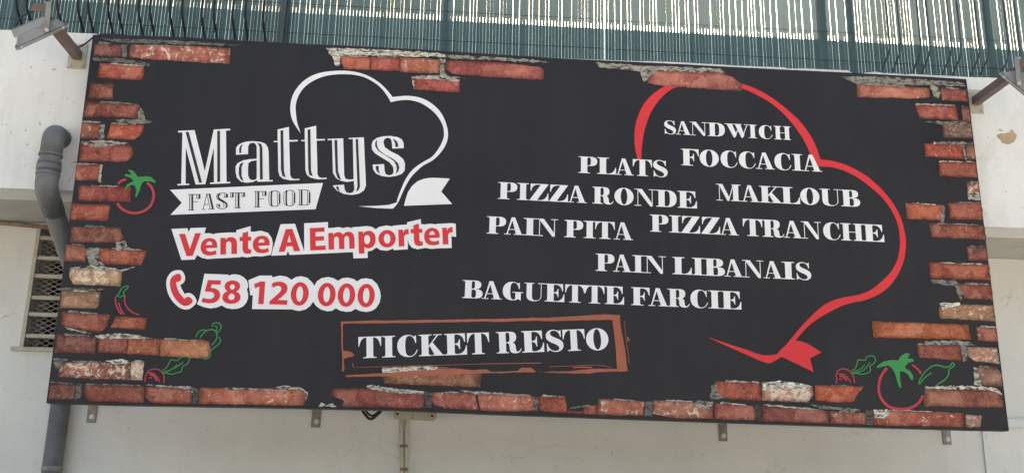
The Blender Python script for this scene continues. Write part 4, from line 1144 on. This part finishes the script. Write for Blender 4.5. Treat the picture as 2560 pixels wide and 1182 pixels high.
# --- brushed frame round the voucher line
T1 = (840, 780, 5)
T2 = (1200, 780, 5)
top = zz(*T1, [(60, 115), (400, 103), (800, 100), (1400, 92), (2000, 82), (2400, 72)]) + zz(*T2, [(650, 65), (760, 70), (860, 66), (1200, 50), (1550, 25), (1750, 35)])
bot = zz(*T2, [(1660, 95), (1300, 100), (860, 112), (700, 105), (180, 122)]) + zz(*T1, [(1900, 115), (1200, 130), (500, 138), (130, 140), (80, 148)])
random.seed(5)
drawn('brushed_frame', [
    (rough(top + bot, 0.6, 12), None),
    (rough(zz(*T1, [(62, 115), (82, 120), (90, 480), (105, 700), (95, 740), (72, 738), (80, 600), (65, 300)]), 0.6, 8), None),
    (rough(zz(*T2, [(1660, 40), (1750, 35), (1755, 150), (1790, 330), (1820, 500), (1845, 740), (1740, 742), (1712, 690), (1700, 500), (1680, 300), (1655, 110)]), 0.7, 8), None),
    (rough(zz(*T1, [(88, 480), (150, 480), (200, 500), (230, 540), (190, 560), (95, 580)]), 1.2, 5), None),
    (rough(zz(*T1, [(122, 785), (500, 765), (580, 760), (1100, 725), (1320, 708), (1550, 705), (1700, 722), (1880, 712), (1940, 742), (2260, 735), (2320, 690), (2440, 690), (2500, 745), (2000, 760), (1800, 765), (1000, 795), (700, 800), (500, 800), (130, 808)]), 0.8, 8), None),
    (rough(zz(*T2, [(705, 745), (1100, 735), (1300, 715), (1420, 705), (1740, 705), (1740, 740), (1500, 745), (1350, 765), (1150, 765), (880, 755)]), 0.6, 8), None),
    (zz(*T1, [(250, 690), (600, 678), (1100, 665), (1500, 655), (1900, 645), (2560, 636)]), 1.2),
    (zz(*T2, [(0, 645), (300, 640), (560, 636), (760, 632)]), 2.0),
    (zz(*T2, [(870, 680), (1200, 668), (1480, 660), (1640, 692)]), 1.4),
    (zz(*T2, [(1160, 690), (1300, 685), (1400, 690)]), 3.0),
    (zz(*T2, [(1803, 110), (1825, 330), (1850, 500), (1865, 640)]), 1.4),
    (zz(*T2, [(1838, 310), (1858, 335), (1850, 365)]), 4.0),
    (zz(*T1, [(205, 640), (225, 690)]), 2.4),
], M['orange'], 0.003)

# --- outlined vegetables
V6 = (140, 400, 4.221)
V7 = (120, 640, 4.925)
V8 = (110, 780, 4.727)
V9 = (1900, 860, 4)


def sw(fr, pts, w):
    return (zz(*fr, pts), w)


GR, RO = M['green'], M['rose']
tom = drawn('tomato_drawing', [sw(V6, [(960, 240), (1010, 290), (1032, 370), (1015, 450), (970, 510), (900, 548), (830, 560), (760, 548), (690, 510), (645, 455)], 6.2), sw(V6, [(655, 252), (690, 220), (742, 203)], 5.5)], RO, 0.003)
printed('stalk', [zz(*V6, [(765, 100), (815, 115), (850, 160), (865, 180), (960, 170), (1010, 185), (1055, 230), (1050, 242), (990, 225), (930, 225), (900, 260), (880, 330), (850, 390), (835, 385), (850, 320), (830, 270), (800, 260), (760, 285), (740, 310), (730, 300), (745, 265), (790, 235), (820, 225), (790, 190), (725, 165), (730, 150), (790, 155), (800, 150), (765, 115)])], GR, 0.0036, tom)
ch = drawn('chili_drawing', [sw(V7, [(830, 500), (835, 580), (860, 650), (905, 720)], 3.4), sw(V7, [(868, 570), (890, 640), (935, 715)], 3.2), sw(V7, [(945, 500), (945, 560), (975, 630), (1040, 690), (1125, 722)], 3.2)], RO, 0.003)
drawn('stalk', [sw(V7, [(840, 485), (870, 465), (900, 410), (940, 375), (985, 370), (985, 385), (940, 430), (930, 465), (955, 495), (920, 485), (890, 505), (865, 490), (840, 490)], 2.4)], GR, 0.003, ch)
ra = drawn('radish_drawing', [sw(V8, [(1190, 825), (1205, 740), (1240, 690), (1300, 670), (1360, 680), (1410, 730), (1420, 790), (1412, 835)], 2.8), sw(V8, [(1230, 715), (1290, 722), (1340, 765), (1370, 825)], 3), sw(V8, [(1250, 735), (1300, 750), (1335, 810)], 5), sw(V8, [(1235, 770), (1280, 775)], 3)], RO, 0.003)
drawn('leaf', [sw(V8, [(1395, 690), (1440, 660), (1480, 600), (1500, 560), (1570, 570), (1620, 530), (1700, 525), (1715, 570), (1690, 610), (1640, 640), (1620, 700), (1560, 715), (1520, 730), (1410, 715)], 2.4), sw(V8, [(1400, 715), (1480, 690), (1580, 620)], 2.4), sw(V8, [(1420, 705), (1540, 660), (1645, 590)], 2.4)], GR, 0.003, ra)
drawn('pepper_drawing', [sw(V8, [(1795, 295), (1820, 240), (1870, 210), (1920, 212)], 2.6), sw(V8, [(1845, 300), (1880, 250), (1930, 215), (1990, 205), (2030, 230), (2045, 280), (2030, 330), (1980, 390)], 2.8), sw(V8, [(1990, 168), (1990, 150), (2010, 130), (2050, 125), (2090, 150), (2090, 190), (2060, 230), (2030, 235)], 2.8), sw(V8, [(2030, 225), (2045, 190), (2040, 168), (2012, 165)], 2.6),
                         sw(V8, [(2065, 295), (2085, 330), (2070, 370), (2010, 420), (1970, 460), (1960, 520), (1920, 550), (1880, 545)], 2.8)], GR, 0.0015)
ra = drawn('radish_drawing', [sw(V9, [(755, 385), (770, 350), (760, 310), (780, 265), (830, 245), (890, 265), (935, 320), (945, 390)], 2.8), sw(V9, [(780, 295), (840, 302), (880, 340), (910, 380)], 2.8), sw(V9, [(795, 315), (835, 325), (868, 362)], 5), sw(V9, [(785, 345), (820, 350)], 2.6)], RO, 0.003)
drawn('leaf', [sw(V9, [(910, 265), (950, 245), (970, 190), (985, 155), (1050, 160), (1070, 125), (1130, 115), (1155, 150), (1140, 190), (1100, 220), (1105, 260), (1080, 285), (1020, 300), (980, 290), (915, 290)], 2.6), sw(V9, [(920, 285), (1000, 250), (1050, 205)], 2.4), sw(V9, [(930, 295), (1040, 255), (1100, 180)], 2.4)], GR, 0.003, ra)
tom = drawn('tomato_drawing', [sw(V9, [(1270, 235), (1210, 320), (1188, 410), (1195, 500), (1240, 580), (1310, 630), (1420, 647), (1520, 628), (1590, 580), (1630, 510)], 6.8), sw(V9, [(1525, 205), (1580, 250), (1610, 295)], 4.6)], RO, 0.003)
printed('stalk', [zz(*V9, [(1165, 220), (1230, 175), (1310, 155), (1385, 160), (1400, 125), (1450, 90), (1495, 90), (1495, 110), (1470, 140), (1530, 145), (1540, 170), (1480, 185), (1455, 215), (1450, 235), (1500, 265), (1530, 310), (1530, 355), (1510, 355), (1480, 300), (1430, 270), (1400, 270), (1400, 350), (1415, 430), (1395, 437), (1370, 370), (1350, 290), (1320, 240), (1280, 210), (1220, 225), (1170, 235)])], GR, 0.0036, tom)
drawn('pepper_drawing', [sw(V9, [(1590, 400), (1600, 350), (1660, 265), (1730, 215), (1790, 210), (1850, 230), (1900, 215), (1922, 182)], 3.2), sw(V9, [(1922, 182), (1940, 195), (1935, 220), (1890, 250), (1885, 300), (1850, 350), (1790, 390), (1755, 420)], 3.2), sw(V9, [(1600, 395), (1650, 330), (1715, 285)], 3.0)], GR, 0.003)

# ------------------------------------------------------------------ sign brackets under the board
for (px, py), sh, lab in (((229, 1036), 0.12, 'grey steel wall bracket beside the lower drainpipe'), ((790, 1048), 0.02, 'grey steel wall bracket beside the black cable loop'), ((1808, 1083), -0.03, 'grey steel wall bracket under the words for stuffed baguette'), ((2368, 1092), -0.14, 'grey steel wall bracket under the tomato drawing, beside the pier')):
    c = P(px, py, YW - 0.01)
    br = thing('wall_bracket', lab, 'bracket', (c.x, YW, c.z), 'brackets holding the signboard')
    MB().box((c.x - 0.026, YW - 0.008, c.z - 0.045), (c.x + 0.026, YW - 0.0005, c.z + 0.15)).build('tab', M['steel'], br)
    a = MB()
    # angle iron: flat web and lower flange running out to the board
    d0 = Vector((c.x + sh, 0.08, c.z + 0.060))
    d1 = Vector((c.x, YW - 0.009, c.z + 0.060))
    dr = (d1 - d0)
    ln = dr.length
    dr.normalize()
    sd = dr.cross(Vector((0, 0, 1)))
    a.hexa(d0, sd, dr, Vector((0, 0, 1)), (-0.022, 0.0, 0.0), (-0.016, ln, 0.055))
    a.hexa(d0, sd, dr, Vector((0, 0, 1)), (-0.0158, 0.0, 0.0), (0.024, ln, 0.006))
    a.build('arm', M['steel'], br)
    bz = c.z - 0.012
    MB().tube([(c.x + 0.003, YW - 0.020, bz), (c.x + 0.003, YW - 0.0075, bz)], 0.009, 6).build('bolt', M['bolt'], br)
    MB().tube([(c.x + 0.003, YW - 0.011, bz), (c.x + 0.003, YW - 0.0078, bz)], 0.015, 16).build('washer', M['bolt'], br)
    MB().box((c.x + sh - 0.03, 0.0755, c.z + 0.055), (c.x + sh + 0.03, 0.0795, c.z + 0.3)).build('board_tab', M['steel'], br)

# ------------------------------------------------------------------ drainpipe
rp = 0.054
pe = P(131, 360, YP - 0.1)
pl = P(123, 462, YP - 0.1)
pw = P(141, 1090, YW - 0.07)
pipe = thing('drainpipe', 'grey plastic drainpipe bending from the parapet down the wall', 'pipe', (pw.x, YW - 0.07, 0))
zel = P(135, 332, YP - 0.1).z
knee = Vector((pe.x, YP - 0.1, pl.z - 0.02))
low = Vector((pe.x, YW - 0.07, knee.z - 0.45))
jog = Vector((pw.x, YW - 0.07, ZO + 0.32))
MB().tube(bend([(pe.x, YP + 0.02, zel), (pe.x, YP - 0.1, zel), (pe.x, YP - 0.1, zel - 0.13)], 0.07), rp * 1.05, 20).build('elbow', M['pvc'], pipe, True)
MB().tube([(pe.x, YP - 0.1, zel - 0.11), (pe.x, YP - 0.1, knee.z + 0.10)], rp, 20).build('straight_pipe', M['pvc'], pipe, True)
zc = P(123, 420, YP - 0.1).z
MB().tube([(pe.x, YP - 0.1, zc + 0.016), (pe.x, YP - 0.1, zc - 0.016)], rp * 1.16, 20).build('collar', M['pvc'], pipe, True)
MB().tube(bend([(pe.x, YP - 0.1, zc - 0.01), knee, knee + (low - knee).normalized() * 0.17], 0.08), rp * 1.07, 20).build('elbow', M['pvc'], pipe, True)
MB().tube([knee + (low - knee).normalized() * 0.15, low], rp * 0.99, 20).build('straight_pipe', M['pvc'], pipe, True)
MB().tube(bend([low - (low - knee).normalized() * 0.12, low, low + (jog - low).normalized() * 0.15], 0.08), rp * 1.06, 20).build('elbow', M['pvc'], pipe, True)
MB().tube([low + (jog - low).normalized() * 0.12, jog - (jog - low).normalized() * 0.1], rp, 20).build('straight_pipe', M['pvc'], pipe, True)
MB().tube(bend([jog - (jog - low).normalized() * 0.13, jog, jog - Vector((0, 0, 0.13))], 0.08), rp * 1.06, 20).build('elbow', M['pvc'], pipe, True)
MB().tube([jog - Vector((0, 0, 0.10)), (pw.x, YW - 0.07, 0.0)], rp, 20).build('straight_pipe', M['pvc'], pipe, True)
for zz_, k_ in ((zel - 0.128, 1.12), (zc + 0.030, 1.10), (zc - 0.035, 1.13)):
    MB().tube([(pe.x, YP - 0.1, zz_ + 0.006), (pe.x, YP - 0.1, zz_ - 0.006)], rp * k_, 20).build('lip', M['pvc'], pipe)
for zz_ in (ZO - 0.30, ZO - 1.2):
    MB().tube([(pw.x, YW - 0.07, zz_ + 0.012), (pw.x, YW - 0.07, zz_ - 0.012)], rp * 1.05, 20).build('clamp', M['steel'], pipe)
# ------------------------------------------------------------------ cables
def px_line(pts, dep):
    return [P(a, b, dep) for a, b in pts]


cb = MB().tube(bend(px_line([(-120, 552), (0, 557), (50, 561), (105, 567), (150, 571)], YW - 0.03), 0.1), 0.013, 10).build('cable_bundle', M['cable_brown'], None, True)
tag(cb, 'brown painted cable bundle running under the soffit to the vent', 'cable')
cl = MB().tube(bend([P(905, 1016, 0.5), P(908, 1030, 0.5), P(922, 1046, 0.5), P(932, 1046, 0.5), P(962, 1018, 0.5)], 0.03), 0.008, 8)
cl.tube(bend([P(912, 1018, 0.52), P(918, 1032, 0.52), P(930, 1040, 0.52), P(945, 1030, 0.52), P(965, 1016, 0.52)], 0.03), 0.006, 8)
tag(cl.build('cable_loop', M['cable'], None, True), 'black cable loop hanging below the signboard', 'cable')
cu = MB().tube(bend([P(196, 118, YP - 0.012), P(212, 111, YP - 0.02), P(226, 100, YP - 0.02), P(236, 90, YP - 0.02), P(262, 85.5, YP - 0.03), P(302, 88.5, YP - 0.03)], 0.03), 0.0045, 8)
tag(cu.build('power_cable', M['cable'], None, True), 'thin black power cable from the whole floodlight to the board corner', 'cable')

# junction box with two conduits
jb = thing('junction_box', 'cream flat junction box with two screws under the signboard', 'junction box', tuple(P(1040, 1040, YW)))
q = [P(a, b, YW) for a, b in ((986, 1024), (1093, 1029), (1090, 1047), (1083, 1052), (985, 1047))]
MB().prism([[(p.x, p.z) for p in q][::-1]], YW - 0.03, YW - 0.001).build('lid', M['cream'], jb)
for a, b in ((994, 1034), (1080, 1039)):
    c = P(a, b, YW - 0.03)
    MB().tube([(c.x, YW - 0.033, c.z), (c.x, YW - 0.028, c.z)], 0.007, 10).build('screw', M['hole'], jb)
for off_, lab in ((0, 'cream conduit pipe dropping from the junction box, on the side of the cable loop'), (1, 'cream conduit pipe dropping from the junction box, clipped to its twin')):
    pts = [P(1003 + 16 * off_, 1046, YW - 0.014), P(1004 + 12.5 * off_, 1080, YW - 0.014), P(1005 + 11 * off_, 1125, YW - 0.014), P(1005 + 11 * off_, 1182, YW - 0.014)]
    pts.append((pts[-1].x, YW - 0.014, 0.3))
    cd = thing('conduit', lab, 'conduit', tuple(pts[-1]), 'conduits below the junction box')
    MB().tube(bend(pts, 0.05), 0.0105, 10).build('tube', M['conduit'], cd, True)
    for py in (1114, 1172):
        c = P(1005 + 10 * off_, py, YW - 0.014)
        MB().box((c.x - 0.0125, YW - 0.027, c.z - 0.008), (c.x + 0.0125, YW - 0.0005, c.z + 0.008)).build('clip', M['cable_brown'], cd)

# ------------------------------------------------------------------ floodlights
def floodlight(base_px, rim_c, ang, flip, lab, arm_len, strap_u):
    """base_px: arm foot on the parapet; rim_c: middle of the glass rim; ang: slope of the rim as seen."""
    b0 = P(*base_px, YP)
    fl = thing('floodlight', lab, 'floodlight', tuple(b0), 'floodlights of the signboard')
    # foot plate
    plate = MB().box((b0.x - 0.052, YP - 0.008, b0.z - 0.075), (b0.x + 0.046, YP - 0.0005, b0.z + 0.075)).build('base_plate', M['plate'], fl)
    for sx, sz in ((-0.038, -0.06), (0.034, -0.06), (-0.038, 0.06), (0.034, 0.06)):
        MB().tube([(b0.x + sx, YP - 0.016, b0.z + sz), (b0.x + sx, YP - 0.007, b0.z + sz)], 0.008, 8).build('bolt', M['bolt'], plate)
    arm = MB().box((b0.x - 0.022, YP - arm_len, b0.z - 0.024), (b0.x + 0.022, YP - 0.009, b0.z + 0.024)).build('arm', M['arm'], fl)
    o = P(*rim_c, YP - arm_len - 0.02)
    view = (o - CAM).normalized()
    e1 = (RT - view * RT.dot(view)).normalized()
    e2 = e1.cross(view).normalized()
    if e2.dot(UP) < 0:
        e2 = -e2
    u = e1 * math.cos(ang) + e2 * math.sin(ang)
    nn = -e1 * math.sin(ang) + e2 * math.cos(ang)
    # tip the lamp a little so that its back shows
    tl = R(4)
    w = view * math.cos(tl) + nn * math.sin(tl)
    nn = nn * math.cos(tl) - view * math.sin(tl)
    f = flip
    MB().hexa(o, u, w, nn, (-0.140, -0.10, 0.0), (0.140, 0.10, 0.012)).build('rim', M['lamp'], fl)
    MB().hexa(o, u, w, nn, (-0.128, -0.09, -0.004), (0.128, 0.09, -0.0005)).build('glass', M['glass'], fl)
    body = MB().hexa(o, u, w, nn, (-0.128, -0.092, 0.0148), (0.128, 0.092, 0.055), 0.80, 0.80).build('housing', M['lamp'], fl)
    a_, b_ = (-0.118, 0.062) if f > 0 else (-0.062, 0.118)
    MB().hexa(o, u, w, nn, (a_, -0.062, 0.0555), (b_, 0.062, 0.090), 0.94, 0.85).build('driver_box', M['lamp'], fl)
    MB().hexa(o, u, w, nn, (-0.132, -0.094, 0.012), (0.132, 0.094, 0.0145)).build('gasket', M['cable'], body)
    for sx in (-0.11, 0.11):
        c_ = o + u * sx - w * 0.101 + nn * 0.006
        MB().tube([c_, c_ - w * 0.006], 0.006, 8).build('screw', M['bolt'], body)
    # bracket stands upright
    st = o + u * strap_u + nn * 0.03
    upv = (e2 * 0.97 + e1 * 0.16 * f).normalized()
    side = e1
    for wv in (-0.103, 0.103):
        MB().hexa(st + w * wv, side, w, upv, (-0.012, -0.003, -0.012), (0.012, 0.003, 0.13)).build('strap', M['lamp'], fl)
        MB().tube([st + w * (wv * 1.02), st + w * (wv * 1.13)], 0.010, 8).build('bolt', M['bolt'], fl)
    MB().hexa(st + upv * 0.128, side, w, upv, (-0.012, -0.106, 0.0025), (0.012, 0.106, 0.0085)).build('cross_strap', M['lamp'], fl)
    MB().hexa(st + upv * 0.124, side, w, upv, (-0.075 if f > 0 else -0.02, -0.03, -0.035), (0.02 if f > 0 else 0.075, 0.03, 0.0), 0.8, 0.9).build('knuckle', M['arm'], fl)
    a0 = Vector((b0.x, YP - arm_len + 0.01, b0.z))
    MB().tube([a0, st + upv * 0.11], 0.014, 8).build('stem', M['arm'], fl)
    MB().tube(bend([st + upv * 0.10 - e1 * 0.04 * f, st + upv * 0.06 - e1 * 0.12 * f, st + upv * 0.01 - e1 * 0.14 * f], 0.03), 0.004, 8).build('lamp_cable', M['cable'], fl, True)


floodlight((196, 142), (106, 93), R(25.5), 1, 'whole grey floodlight on a square arm above the drainpipe elbow', 0.42, 0.035)
floodlight((2437, 255), (2551, 226), R(-41), -1, 'grey floodlight cut off by the picture edge, above the chipped paint', 0.42, -0.030)
